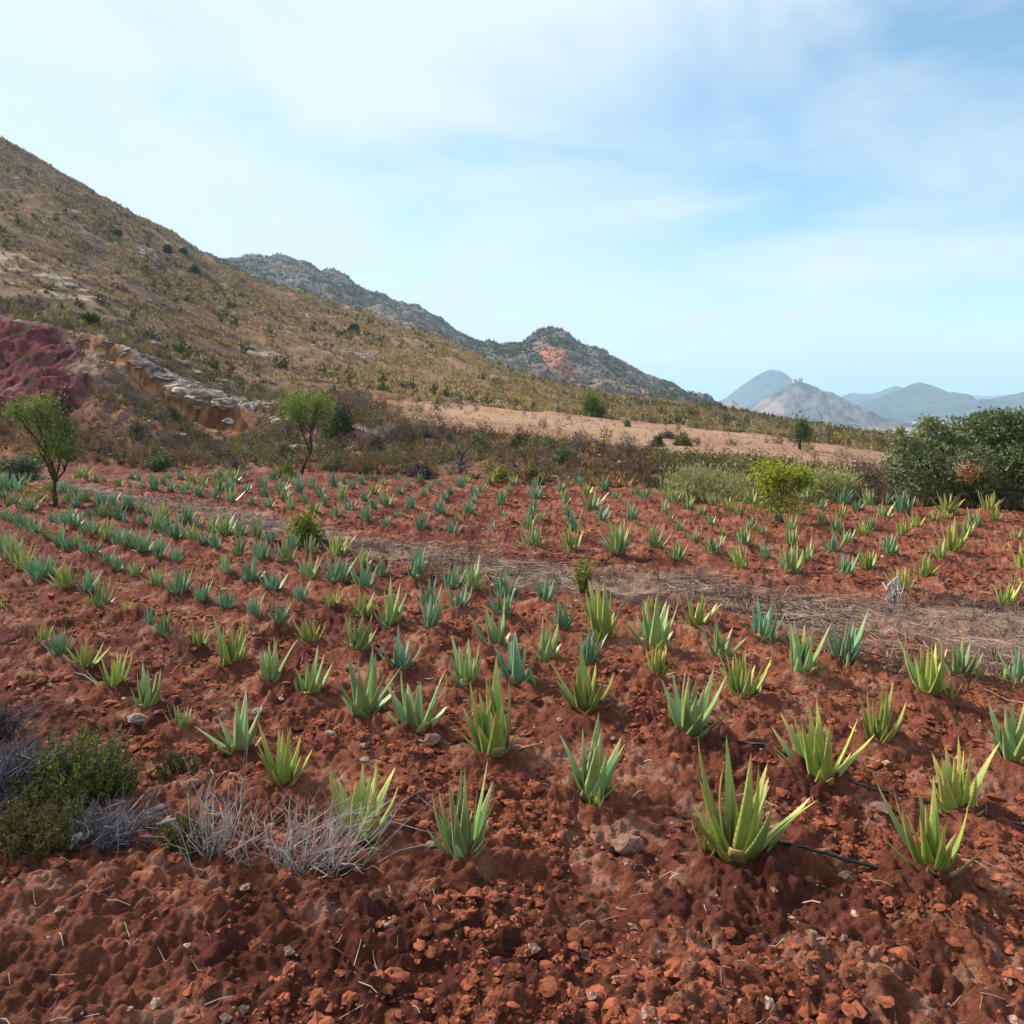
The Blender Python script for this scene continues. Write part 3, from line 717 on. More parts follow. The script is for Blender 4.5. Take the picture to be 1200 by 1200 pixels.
def pup(seed):
    rng = np.random.default_rng(seed); g = Geo()
    for i in range(6):
        aloe_leaf(g, rng.uniform(.24, .42), 0.065, 0.02, rng.uniform(0, 6.28), rng.uniform(0.08, .55), 0.1, rng, 0.015,
                  np.array((.17, .24, .055)) * rng.uniform(.9, 1.2), TIP, teeth=False)
    return g
def withered(seed):
    rng = np.random.default_rng(seed); g = Geo()
    aloe_leaf(g, rng.uniform(.26, .42), 0.13, 0.02, 0, rng.uniform(0.95, 1.25), -0.3, rng, 0.1, (.20, .115, .075), (.32, .2, .13), teeth=False, droop=0.25, roll=0.4)
    return g
def stub(seed):
    """outer leaf cut off short, brownish end"""
    rng = np.random.default_rng(seed); g = Geo(); P = []
    n = 5; a = rng.uniform(.35, .6)
    V = []; C = []
    for i in range(n):
        t = i / (n - 1); o = 0.10 + math.sin(a) * t * 0.28; z = math.cos(a) * t * 0.28
        for (p, q) in [(-1, 0), (-.62, .55), (0, .8), (.62, .55), (1, 0), (.5, .12), (0, .2), (-.5, .12)]:
            V.append((o + q * 0.045 * math.cos(a), p * (0.085 - 0.03 * t), z - q * 0.045 * math.sin(a)))
            C.append(np.array((.15, .18, .06)) * (1 - t) + np.array((.24, .17, .11)) * t)
    q = [(i * 8 + k, i * 8 + (k + 1) % 8, (i + 1) * 8 + (k + 1) % 8, (i + 1) * 8 + k) for i in range(n - 1) for k in range(8)]
    e = (n - 1) * 8
    g.add(V, [np.array(q + [(e, e + 1, e + 6, e + 7), (e + 1, e + 2, e + 3, e + 6), (e + 3, e + 4, e + 5, e + 6)])], np.array(C)); return g
NV = 14
ROS = [rosette(400 + i, [20, 18, 22, 17, 21, 19, 17, 23, 19, 20, 15, 18, 24, 16][i], [1.0, .8, 1.0, .7, .9, 1.08, .75, .85, 1.0, .65, .9, .95, .8, .6][i], [1, 1.05, .92, 1.1, .95, 1, 1.15, .85, 1, .98, 1.15, .9, .85, 1.1][i]) for i in range(NV)]
ROS_M = {(i, k): ROS[i].mesh('rosette', M_ALOE[k]) for i in range(NV) for k in TINTS}
PUP_M = {(i, k): pup(440 + i).mesh('offshoot', M_ALOE[k]) for i in range(3) for k in TINTS}
WIT_M = [withered(450 + i).mesh('withered_leaf', M_ALOE['y']) for i in range(3)]
STB_M = [stub(460 + i).mesh('cut_leaf', M_ALOE['y']) for i in range(2)]

# photo position of the foot of every plant and its height in the photo
NEAR = """865 995 122;543 1003 102;423 972 92;693 930 90;960 912 90;1122 950 90;1190 900 78;1095 1024 100;332 920 76;282 882 64;580 890 94;
488 860 70;428 842 66;687 835 66;547 802 50;607 807 56;640 775 46;690 783 42;770 800 42;808 868 76;870 820 58;843 772 40;895 753 44;817 738 40;
940 792 54;990 770 54;1090 822 62;1123 792 50;1030 867 72;1197 800 46;420 768 46;468 787 46;582 762 52;590 727 38;638 710 30;658 737 38;707 748 62;
767 760 62;765 720 24;425 723 32;457 735 48;505 742 36;32 742 20;50 757 26;72 771 34;100 787 34;135 809 42;173 834 44;212 861 34;147 722 18;
175 732 22;195 747 32;233 764 30;272 777 48;317 800 48;363 815 46;328 737 26;365 752 34;298 725 30;267 717 28;235 705 26;352 704 26;389 714 28;
320 694 26;2 718 18"""
MID = """4 648 26;12 655 26;22 664 28;28 668 24;35 674 20;46 680 26;58 676 22;78 690 28;102 696 26;118 713 30;98 650 18;109 655 18;125 662 18;137 668 20;
5 610 14;13 613 14;22 616 14;27 620 16;36 622 18;42 626 14;56 632 18;70 641 20;80 644 18;89 642 18;62 611 14;72 613 16;80 618 18;88 620 18;100 625 18;
110 628 18;125 634 22;139 640 22;148 643 22;3 588 14;11 592 16;20 594 14;28 598 14;36 600 16;5 575 20;13 574 18;20 577 18;3 566 12;27 570 14;
59 577 14;75 578 14;85 582 16;79 590 14;92 588 16;102 588 13;118 594 18;131 594 16;147 600 14;90 596 14;105 604 12;118 606 16;138 612 18;130 605 12;146 614 12;
151 600 16;163 603 14;177 607 16;165 618 14;180 623 22;193 628 20;190 612 20;206 632 26;218 613 20;224 635 20;231 618 14;238 640 20;249 622 20;264 627 22;
282 630 20;254 644 20;280 650 24;300 633 22;302 652 20;155 644 22;168 649 24;185 655 22;207 657 18;158 672 20;183 686 24;210 697 32;266 675 22;294 683 28;
316 639 18;342 644 18;363 652 22;308 659 24;334 665 28;362 676 30;396 652 30;393 680 34;424 667 22;427 690 30;448 673 22;487 682 33;503 708 32;530 690 30;553 695 30;538 713 28;592 701 30"""
FARP = """92 560 14;100 562 14;112 565 11;123 565 9;139 569 11;153 562 10;163 564 12;153 571 9;167 573 10;181 575 16;178 565 10;192 568 12;198 561 10;212 563 12;200 576 12;
206 570 8;215 579 14;224 566 14;222 572 10;232 582 15;238 570 14;243 561 8;253 562 12;251 584 18;256 575 18;259 563 12;271 588 16;270 577 16;273 566 16;286 560 10;291 573 10;295 592 12;288 580 10;
309 572 15;310 582 14;315 595 14;321 564 14;335 565 12;329 577 15;333 587 14;340 599 16;351 578 18;350 568 12;357 590 14;363 573 8;366 571 12;375 584 14;381 594 14;367 603 16;390 572 18;400 586 18;
404 566 12;409 598 16;393 608 16;414 573 12;424 568 12;427 588 14;437 578 14;437 563 11;438 599 14;429 612 20;448 592 12;448 570 10;
453 595 18;467 564 12;478 573 11;468 579 11;482 597 16;467 606 11;493 566 12;503 575 10;496 583 12;494 623 22;455 618 16;514 569 10;516 602 20;521 588 9;528 581 11;530 628 18;536 615 12;539 572 16;546 566 10;
556 582 13;553 591 12;549 605 16;574 569 13;565 576 10;587 594 18;588 607 7;578 623 14;597 579 10;601 571 12;
628 573 12;628 585 16;624 598 16;622 610 18;633 612 14;619 624 18;626 640 26;657 575 12;661 591 16;664 608 14;673 625 22;671 647 30;680 571 12;687 581 14;693 598 20;708 577 16;721 587 10;705 613 18;733 594 10;740 608 18;748 618 10;747 580 12;725 654 36;
757 587 14;782 581 16;790 590 18;807 597 18;816 581 15;835 592 15;858 585 16;855 599 18;879 593 16;822 605 15;867 608 16;779 604 13;763 596 6;786 613 12;796 624 14;832 616 14;880 620 16;765 628 14;768 642 26;813 633 15;846 628 12;872 639 21;894 632 13;836 651 24;868 669 28;793 657 24;897 655 18;
912 613 12;926 623 18;938 604 12;941 590 16;962 597 14;987 591 16;985 606 15;1005 599 14;1018 594 20;1040 592 14;1036 610 18;964 615 16;980 627 20;1019 620 18;1013 630 18;929 642 22;976 648 24;994 637 20;1043 652 25;947 659 22;928 674 32;992 677 25;1018 669 25;
1060 602 24;1110 601 22;1108 608 12;1095 613 16;1073 621 18;1058 632 20;1160 600 22;1166 610 16;1141 618 20;1132 629 20;1118 649 32;1190 632 14;1178 646 12;1102 659 24;1083 678 24;1058 691 28;1199 669 26;1193 686 14;1178 705 26"""
def parse(s): return [tuple(float(v) for v in t.split()) for t in s.replace('\n', '').split(';') if t.strip()]
LANDMARK = [("forked tree standing in the field", 65, 592), ("leaning tree by the bank", 353, 553), ("bare dead tree", 541, 556),
            ("low round yellow shrub on the strip", 357, 635), ("upright leafy shrub on the strip", 684, 696), ("yellow-green sapling", 912, 610),
            ("big olive bush", 1115, 597), ("pale dried-out clump", 1046, 706), ("bleached fallen leaves", 616, 641),
            ("green heath bush", 88, 930), ("grey brushwood", 372, 985), ("pale flat-topped stone", 157, 855), ("large pinkish stone", 736, 988),
            ("bushy grey-green broom", 832, 586)]
ORD = ['', 'second ', 'third ', 'fourth ', 'fifth ', 'sixth ', 'seventh ', 'eighth ', 'ninth ', 'tenth ', 'eleventh ', 'twelfth ', 'thirteenth ', 'fourteenth ', 'fifteenth ', 'sixteenth ',
       'seventeenth ', 'eighteenth ', 'nineteenth ', 'twentieth ', 'twenty-first ', 'twenty-second ', 'twenty-third ', 'twenty-fourth ']
PLANTS = []
rp = random.Random(11)
# plants that the photograph shows distinctly blue-green, or yellowish
def tint_of(px, py):
    blue = 0.18
    if py < 720 and px < 560: blue = 0.62
    if py < 760 and 430 < px < 720: blue = 0.55
    if px > 760 and py < 660: blue = 0.25
    yel = 0.22
    if py > 700 and px < 300: yel = 0.65
    if px > 1000 and py < 720: yel = 0.6
    if py > 820: yel, blue = 0.55, 0.0
    r = rp.random()
    return 'b' if r < blue else ('y' if r < blue + yel * (1 - blue) + 0.0 else 'g')
for blk, s in (('near', NEAR), ('mid', MID), ('far', FARP)):
    for (a, b, h) in parse(s):
        D = F * EYE / (b - HZ); X = (a - 600) / F * D
        Hh = min(0.78, max(0.22, h / F * D * ((1.09 if b > 850 else 1.2) if blk == 'near' else 1.34)))
        PLANTS.append(dict(px=a, py=b, h=Hh, x=X, y=D, t=tint_of(a, b), blk=blk, v=rp.randrange(NV), big=h >= 24))
for p in PLANTS:
    p['size'] = 'small' if p['h'] < 0.42 else ('tall' if p['h'] > 0.62 else 'mid-sized')
    lab = min(LANDMARK, key=lambda L: math.hypot(p['px'] - L[1], (p['py'] - L[2]) * 1.6))
    p['lm'] = lab[0]; p['ld'] = math.hypot(p['px'] - lab[1], (p['py'] - lab[2]) * 1.6)
    p['pup'] = p['big'] and (rp.random() < 0.5 or p['h'] > 0.64); p['wit'] = p['big'] and rp.random() < 0.5; p['stub'] = p['big'] and rp.random() < 0.5
COLW = {'y': 'yellowish green', 'g': 'mid green', 'b': 'blue-green'}
from collections import defaultdict
cls = defaultdict(list)
for p in PLANTS: cls[(p['size'], p['t'], p['lm'])].append(p)
for (sz_, t_, lm_), lst in cls.items():
    lst.sort(key=lambda p: p['ld'])
    for i, p in enumerate(lst):
        near_ = 'closest to' if i == 0 else ORD[min(i, len(ORD) - 1)] + 'closest to'
        p['label'] = f"{sz_} {COLW[t_]} aloe, {near_} the {lm_}"
for p in PLANTS:
    z = gz(p['x'], p['y'])
    rz = rp.uniform(0, 6.283)
    loc = (p['x'], p['y'], z - 0.02)
    if p['big']:
        o = empty('aloe_plant', loc, rz, p['h'])
        link('rosette', ROS_M[(p['v'], p['t'])], o)
        if p['pup']:
            for q in range(rp.choice((1, 1, 2))):
                a = rp.uniform(0, 6.28); r_ = rp.uniform(.22, .34)
                c = link('offshoot', PUP_M[(rp.randrange(3), 'y' if p['t'] != 'b' else 'g')], o, (r_ * math.cos(a), r_ * math.sin(a), 0.0), rp.uniform(0, 6.28), rp.uniform(.7, 1.15))
        if p['wit']:
            link('withered_leaf', rp.choice(WIT_M), o, (0, 0, 0.03), rp.uniform(0, 6.28))
        if p['stub']:
            link('cut_leaf', rp.choice(STB_M), o, (0, 0, 0.0), -rz - math.pi / 2 + rp.uniform(-1.0, 1.0))
        o.rotation_euler = (rp.gauss(0, .07), rp.gauss(0, .07), rz); o.scale = (p['h'] * rp.uniform(1.05, 1.2), p['h'] * rp.uniform(1.05, 1.2), p['h'])
    else:
        o = link('aloe_plant', ROS_M[(p['v'], p['t'])], None, loc, rz, (p['h'] * 1.12, p['h'] * 1.12, p['h']))
    if not p['big']: o.rotation_euler = (rp.gauss(0, .08), rp.gauss(0, .08), rz)
    tag(o, p['label'], 'aloe', 'aloe plants set out in rows')

# ------------------------------------------------------------------ trees and shrubs
def branch(g, leaves, p, d, L, r, depth, rng, col, up=0.25, fork=(2, 3), ang=0.55):
    pts = [p]; n = 4
    for i in range(n):
        d = d + rng.normal(0, 0.13, 3) + np.array([0, 0, up * 0.12]); d /= np.linalg.norm(d)
        pts.append(pts[-1] + d * L / n)
    tube(g, pts, np.linspace(r, r * 0.62, n + 1), col, 7 if r > .02 else 4)
    if depth <= 0:
        leaves.append((pts[-1], d)); leaves.append((pts[-2], d)); return
    if depth <= 1: leaves.append((pts[-1], d))
    for k in range(rng.integers(fork[0], fork[1] + 1)):
        a = rng.normal(size=3); a -= a.dot(d) * d; a /= np.linalg.norm(a) + 1e-9
        dd = d + a * rng.uniform(ang * 0.6, ang * 1.4); dd[2] += up; dd /= np.linalg.norm(dd)
        branch(g, leaves, pts[-1] if k else pts[-1], dd, L * rng.uniform(.62, .88), r * 0.6, depth - 1, rng, col, up, fork, ang)
def crown_from(leaves, rng, per, spread, size, ca, cb, elong=2.2, up=0.2):
    g = Geo()
    for (p, d) in leaves:
        n = int(per * rng.uniform(.5, 1.4)); t = rng.uniform(0, 1)
        P = p + rng.normal(0, spread, (n, 3)) + d * rng.uniform(-.6, 1.2, n)[:, None] * spread * 1.5
        cards(g, P, size, rng, ca, cb, elong, up, np.full(n, t))
    return g
def place(px, py): return hit(px, py)
# forked tree in the field
rng = np.random.default_rng(51)
X, D, z = place(65, 593); sc_ = D / F
def px2m(v): return v * sc_
t = empty('almond_tree', (X, D, z - 0.05)); tag(t, 'small forked almond tree with thin green crown standing among the aloes', 'tree')
g = Geo(); lv = []
bark = (.055, .036, .028)
tube(g, [(0, 0, -.1), (.0, 0, .25), (-.03, 0, px2m(24)), (-.02, .01, px2m(34))], [.075, .06, .05, .042], bark, 8)
for (dx, dy, h2, L) in ((-.5, .1, 1, .62), (.42, -.1, 1, .60), (-.1, .3, 1, .72), (.12, -.15, 1.2, .72), (-.9, .2, .6, .4), (.9, 0, .6, .42)):
    d = np.array([dx, dy, 1.0]); d /= np.linalg.norm(d)
    branch(g, lv, np.array([-.02, .01, px2m(32)]), d, L, .034, 3, rng, bark, 0.5, (2, 3), .55)
link('trunk', g.mesh('trunk', M_BARK), t)
lv = [q for q in lv if q[0][2] < px2m(122) and abs(q[0][0]) < px2m(43)]
link('crown', crown_from(lv, rng, 30, .12, .085, (.05, .085, .014), (.21, .25, .035), 2.4).mesh('crown', M_LEAF, False), t)
g = Geo(); P = rng.normal(0, 1, (420, 3)) * np.array([.28, .2, .12]) + np.array([-.55, 0.1, .38]); cards(g, P, .07, rng, (.05, .09, .015), (.30, .24, .03), 2.2, .3)
tube(g, [(-.05, 0, 0), (-.3, .05, .25), (-.6, .1, .45)], [.018, .012, .006], bark, 5)
link('basal_shoots', g.mesh('basal_shoots', M_LEAF, False), t)
# leaning tree at the foot of the bank
rng = np.random.default_rng(57)
X, D, z = place(351, 556); sc_ = D / F
t = empty('almond_tree', (X, D, z - 0.05)); tag(t, 'slender leaning tree with bright green crown at the foot of the bank', 'tree')
g = Geo(); lv = []
tube(g, [(0, 0, -.1), (px2m(6), 0, px2m(14)), (px2m(13), 0, px2m(27))], [.085, .07, .06], bark, 8)
for (P0, dd, L) in ((np.array([px2m(13), 0, px2m(26)]), np.array([-.75, 0.1, 1.0]), .85), (np.array([px2m(13), 0, px2m(26)]), np.array([.18, -.1, 1.0]), .8), (np.array([px2m(13), 0, px2m(26)]), np.array([-.2, .4, 1.0]), .8)):
    branch(g, lv, P0, dd / np.linalg.norm(dd), L, .045, 3, rng, bark, 0.12, (2, 3), .6)
link('trunk', g.mesh('trunk', M_BARK), t)
lv = [q for q in lv if q[0][2] < px2m(88)]
link('crown', crown_from(lv, rng, 46, .19, .10, (.06, .10, .015), (.24, .29, .045), 2.6).mesh('crown', M_LEAF, False), t)

def make_bush(name, label, cat, px, py, w, h, seed, ca, cb, n=900, k=16, leaf=.06, elong=2.2, up=.3, group=None, depth=0.8, stemc=(.09, .07, .055), part='foliage', spread=.2, mat=None, sink=0.04, Dover=None):
    X, D, z = place(px, py)
    if Dover: D = Dover; X = (px - 600) / F * D; z = gz(X, D)
    wm, hm = w / F * D, h / F * D
    rng = np.random.default_rng(seed); n = int(n * 1.7)
    t = empty(name, (X, D, z - sink)); tag(t, label, cat, group)
    g = Geo(); P, tn = dome(rng, k, 1, 1, spread, n); P = P / max(1e-6, np.percentile(P[:, 2], 98)) * np.array([1, 1, 1])
    P = P * np.array([wm * .5, wm * .5 * depth, hm]); cards(g, P, leaf * 1.45, rng, ca, cb, elong, up, tn)
    link(part, g.mesh(part, mat or M_LEAF, False), t)
    g = Geo()
    for i in range(7):
        q = P[rng.integers(n)]; tube(g, [(0, 0, -.05), q * np.array([.4, .4, .5]), q * .9], [.022, .015, .005], stemc, 5)
    link('stems', g.mesh('stems', M_BARK), t)
    return t
GRN = dict(ca=(.03, .055, .012), cb=(.10, .14, .03)); YEL = dict(ca=(.11, .13, .015), cb=(.34, .34, .04)); OLV = dict(ca=(.05, .06, .02), cb=(.15, .16, .06)); DRK = dict(ca=(.018, .035, .012), cb=(.06, .09, .03))
make_bush('evergreen_bush', 'dark green bush on the bank behind the leaning tree', 'bush', 398, 508, 40, 32, 61, n=1500, k=14, **DRK, leaf=.08)
make_bush('evergreen_bush', 'brighter green bush tucked against the dark bush on the bank', 'bush', 390, 513, 26, 20, 62, n=700, k=9, ca=(.06, .09, .015), cb=(.16, .2, .04), leaf=.07)
make_bush('pine_bush', 'round bright green bush at the back of the fallow terrace', 'bush', 697, 489, 28, 27, 63, n=2600, k=22, ca=(.05, .09, .012), cb=(.17, .24, .03), leaf=.11, spread=.16)
make_bush('shrub', 'low round yellow-green shrub on the strip in front of the leaning tree', 'shrub', 358, 640, 42, 36, 64, n=1100, k=16, leaf=.05, up=1.0, **YEL)
make_bush('shrub', 'bright yellow bush at the edge of the field by the dead tree', 'shrub', 587, 566, 22, 21, 65, n=600, k=10, leaf=.07, ca=(.14, .14, .015), cb=(.32, .3, .03))
make_bush('shrub', 'low yellow-green bush under the leaning tree', 'shrub', 333, 558, 28, 12, 66, n=500, k=8, leaf=.07, up=.8, ca=(.12, .13, .02), cb=(.27, .27, .04))
make_bush('broom_bush', 'wide grey-green broom at the field edge, left of the sapling', 'bush', 832, 585, 92, 33, 67, n=3600, k=26, leaf=.10, elong=6, up=1.6, ca=(.16, .17, .055), cb=(.40, .40, .15), group='broom bushes at the field edge')
make_bush('broom_bush', 'wide pale broom at the field edge, right of the sapling', 'bush', 972, 587, 72, 34, 68, n=3000, k=22, leaf=.10, elong=6, up=1.6, ca=(.18, .19, .06), cb=(.42, .42, .17), group='broom bushes at the field edge')
make_bush('evergreen_bush', 'dark shrub low on the bank left of the forked tree', 'bush', 18, 563, 70, 26, 69, n=1300, k=14, leaf=.08, ca=(.03, .05, .03), cb=(.08, .11, .05))
make_bush('shrub', 'dark green shrub low on the bank right of the forked tree', 'shrub', 187, 553, 34, 20, 70, n=800, k=10, leaf=.07, **GRN)
BANKB = [(205, 492, 20, 16, (.05, .09, .02), (.12, .17, .04), 'vivid green shrub below the orange rock edge'), (160, 512, 26, 18, (.06, .06, .03), (.14, .13, .06), 'grey-green shrub on the bare bank slope'),
         (235, 520, 26, 18, (.05, .05, .02), (.13, .12, .04), 'olive shrub between the boulder and the vivid green shrub'), (330, 536, 24, 18, (.1, .09, .03), (.2, .17, .06), 'straw-olive shrub left of the leaning trunk'),
         (640, 530, 26, 20, (.07, .09, .03), (.2, .22, .08), 'tall green shrub on the bank behind the field'), (662, 541, 22, 14, (.06, .08, .04), (.15, .18, .1), 'grey-green shrub beside the tall green bank shrub'),
         (560, 527, 24, 17, (.08, .085, .02), (.19, .18, .05), 'olive-yellow shrub above the dead tree'), (607, 521, 18, 13, (.09, .09, .03), (.19, .17, .05), 'olive tussock on the lip of the terrace'),
         (622, 568, 26, 18, (.08, .07, .02), (.17, .15, .04), 'brownish olive shrub at the field edge'), (800, 522, 24, 16, (.07, .08, .02), (.18, .18, .05), 'olive shrub on the terrace lip above the broom'),
         (772, 523, 16, 12, (.04, .06, .015), (.12, .14, .035), 'small dark shrub next to the white bank stone'), (845, 557, 26, 18, (.1, .1, .03), (.2, .18, .05), 'yellow-olive shrub behind the broom'),
         (1012, 574, 34, 24, (.1, .075, .03), (.2, .15, .06), 'brown shrub between the pale broom and the olive bush'), (1052, 500, 0, 0, None, None, None),
         (215, 297, 9, 6, (.02, .03, .012), (.06, .07, .03), 'lone dark bush on the bare hillside, uppermost'), (228, 321, 13, 9, (.02, .03, .012), (.06, .07, .03), 'lone dark bush halfway down the hillside'),
         (196, 296, 12, 8, (.02, .03, .012), (.06, .07, .03), 'lone dark bush high on the hillside'), (138, 277, 10, 6, (.03, .045, .015), (.08, .1, .03), 'dark green bush on the upper hillside'),
         (415, 388, 8, 7, (.03, .045, .015), (.08, .1, .03), 'dark bush at the foot of the second ridge'), (105, 378, 14, 7, (.03, .045, .015), (.08, .1, .03), 'green bush just above the maroon bank'),
         (735, 500, 10, 8, (.18, .15, .08), (.3, .26, .15), 'pale dry tussock on the fallow terrace'), (783, 514, 16, 9, (.14, .1, .08), (.24, .18, .14), 'brown bramble clump on the fallow terrace'),
         (460, 515, 30, 18, (.09, .065, .055), (.17, .125, .105), 'purple-brown shrub on the bare pink slope'), (440, 525, 24, 17, (.11, .075, .055), (.2, .14, .1), 'rusty brown shrub right of the leaning tree'),
         (497, 512, 24, 15, (.07, .05, .045), (.15, .115, .09), 'dark brown shrub at the terrace corner'), (490, 560, 24, 16, (.05, .035, .04), (.11, .085, .085), 'dark purple shrub at the field edge')]
for i, (a, b, w_, h_, c1, c2, lab) in enumerate(BANKB):
    if lab: make_bush('shrub', lab, 'shrub', a, b, w_, h_, 500 + i, c1, c2, n=620, k=11, leaf=.075 if b > 400 else .3, group='shrubs dotted over the bank and hill')
# leafy upright shrub on the strip
rng = np.random.default_rng(71)
X, D, z = place(684, 698); sc_ = D / F
t = empty('shrub', (X, D, z - .03)); tag(t, 'upright leafy yellow-green shrub with purplish foot on the strip', 'shrub')
g = Geo(); gl = Geo()
for i in range(34):
    a = rng.uniform(0, 6.28); r_ = px2m(19) * rng.uniform(.2, 1.0); hh = px2m(48) * rng.uniform(.45, 1.0) * (1 - .35 * (r_ / px2m(19)) ** 2)
    e = np.array([r_ * math.cos(a), r_ * math.sin(a), hh]); tube(g, [(0, 0, -.03), e * np.array([.5, .5, .45]), e], [.006, .004, .002], (.14, .1, .05), 4)
    n = 26; tt = rng.uniform(.25, 1.02, n)[:, None]; P = e * tt * np.concatenate([tt ** .5, tt ** .5, np.ones((n, 1))], 1) + rng.normal(0, .018, (n, 3))
    cards(gl, P, .042, rng, (.12, .14, .025), (.32, .31, .06), 1.7, .3)
link('stems', g.mesh('stems', M_BARK), t); link('foliage', gl.mesh('foliage', M_LEAF, False), t)
# yellow-green sapling
rng = np.random.default_rng(73)
X, D, z = place(913, 613); sc_ = D / F
t = empty('sapling', (X, D, z - .04)); tag(t, 'bright yellow-green sapling at the far side of the field', 'sapling')
g = Geo(); lv = []
tube(g, [(0, 0, -.08), (-.02, 0, px2m(10)), (-.04, 0, px2m(20))], [.04, .034, .03], (.07, .05, .04), 7)
for (dx, dy) in ((-.55, .1), (.5, 0), (.0, .3), (-.15, -.3), (.9, .1), (-.8, -.1)):
    d = np.array([dx, dy, .9]); d /= np.linalg.norm(d); branch(g, lv, np.array([-.04, 0, px2m(17)]), d * np.array([.6, .6, 1.1]), .36, .016, 2, rng, (.08, .06, .04), .22, (2, 3), .5)
lv = [q for q in lv if abs(q[0][0] + .05) < px2m(33)]
link('trunk', g.mesh('trunk', M_BARK), t)
gl = crown_from(lv, rng, 42, .10, .08, (.14, .19, .015), (.40, .42, .04), 1.8)
P = rng.normal(0, 1, (900, 3)) * np.array([.36, .25, .12]) + np.array([0, 0, px2m(20)]); cards(gl, P, .07, rng, (.08, .13, .015), (.3, .33, .04), 1.8)
link('crown', gl.mesh('crown', M_LEAF, False), t)
# small terrace tree
rng = np.random.default_rng(77)
X, D, z = place(938, 527); sc_ = D / F
t = empty('terrace_tree', (X, D, z - .05)); tag(t, 'little dark green tree standing alone on the fallow terrace', 'tree')
g = Geo(); tube(g, [(0, 0, -.1), (-.05, 0, px2m(8)), (.02, 0, px2m(18))], [.11, .09, .06], (.04, .03, .025), 7)
for k in range(5):
    a = k * 1.3; tube(g, [(.0, 0, px2m(12)), (px2m(5) * math.cos(a), px2m(5) * math.sin(a), px2m(20)), (px2m(9) * math.cos(a), px2m(9) * math.sin(a), px2m(27))], [.05, .035, .02], (.04, .03, .025), 5)
link('trunk', g.mesh('trunk', M_BARK), t)
g = Geo(); P, tn = dome(rng, 17, px2m(14), px2m(30), .2, 1700); P[:, 2] += px2m(9); cards(g, P, .11, rng, (.03, .05, .012), (.11, .14, .03), 2, .2, tn)
link('crown', g.mesh('crown', M_LEAF, False), t)
# dead tree
rng = np.random.default_rng(79)
X, D, z = place(540, 558); sc_ = D / F
g = Geo()
for path, r_ in (([(0, 0, -2), (-1, 0, 14), (0, 1, 26), (-2, 0, 38)], .075), ([(0, 0, 20), (5, 0, 30), (9, 2, 38), (18, 2, 44), (20, 2, 52)], .045), ([(1, 0, 14), (8, -1, 19), (16, -2, 24), (22, -2, 23)], .04),
                 ([(-1, 0, 12), (-8, 1, 20), (-12, 1, 30)], .035), ([(-1, 0, 26), (-4, 0, 34), (-9, 0, 42), (-9, 0, 50)], .035), ([(9, 2, 38), (8, 2, 46), (11, 2, 54)], .025), ([(0, 1, 8), (6, 3, 12), (11, 3, 13)], .03), ([(-8, 1, 20), (-14, 0, 24), (-17, 0, 22)], .02)):
    tube(g, [tuple(px2m(v) for v in p) for p in path], np.linspace(r_, r_ * .3, len(path)), (.07, .06, .062), 6, (.15, .13, .125))
o = link('dead_tree', g.mesh('dead_tree', M_BARK), None, (X, D, z - .02)); tag(o, 'bare grey dead tree at the foot of the bank', 'dead tree')
# big olive bush at the edge of the field
rng = np.random.default_rng(83)
D = 21.5; sc_ = D / F; X = (1150 - 600) / F * D; z = gz(X, D)
t = empty('olive_bush', (X, D, z - .05)); tag(t, 'big dense olive bush filling the far corner of the field', 'bush')
g = Geo(); lobes = []
for (a, b, r_, dy) in ((1070, 545, 34, 0), (1075, 575, 30, -.2), (1100, 520, 36, .3), (1140, 510, 34, .2), (1180, 512, 40, .3), (1220, 515, 44, .3), (1265, 525, 40, .2), (1120, 555, 40, -.5), (1165, 555, 44, -.6), (1215, 560, 44, -.5),
                       (1260, 565, 38, -.3), (1150, 580, 32, -.3), (1200, 585, 34, -.3), (1290, 560, 30, 0), (1115, 585, 26, -.2), (1060, 520, 16, 0), (1056, 506, 9, .1), (1240, 500, 22, .4), (1160, 495, 16, .4), (1195, 492, 16, .5), (1100, 497, 14, .4), (1050, 552, 18, 0)):
    c = np.array([px2m(a - 1150), dy, (600 - b) * sc_]); rr = px2m(r_) * .9; c[2] *= .93
    n = int(2000 * (r_ / 36) ** 2)
    v = rng.normal(size=(n, 3)); v /= np.linalg.norm(v, axis=1)[:, None]
    sub = v[rng.integers(0, n, 12)]; near = np.max(v @ sub.T, axis=1)
    rad = rr * (0.62 + 0.52 * (near - .75) / .25 * 0.6 + rng.normal(0, .10, n))
    P = c + v * rad[:, None]; P = P[P[:, 2] > 0.03]
    lobes.append((c, rr))
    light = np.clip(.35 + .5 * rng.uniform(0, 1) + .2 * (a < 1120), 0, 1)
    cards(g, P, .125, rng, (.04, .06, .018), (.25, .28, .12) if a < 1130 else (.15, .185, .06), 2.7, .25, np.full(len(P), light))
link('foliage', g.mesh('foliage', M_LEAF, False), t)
g = Geo()
for c, rr in lobes: tube(g, [(rng.normal(0, .3), 0, -.05), c * np.array([.6, .8, .5]), c], [.05, .035, .012], (.05, .04, .03), 5)
for (a, b, tp, dx) in ((1128, 592, 575, -2), (1139, 592, 568, 3), (1146, 592, 566, 8), (1133, 592, 580, 0), (1172, 594, 572, 10)):
    tube(g, [(px2m(a - 1150), -1.0, 0), (px2m(a - 1150 + dx * .5), -1.02, px2m((b - tp) * .5)), (px2m(a - 1150 + dx), -1.0, px2m(b - tp))], [.02, .016, .01], (.16, .09, .04), 5)
link('branches', g.mesh('branches', M_BARK), t)
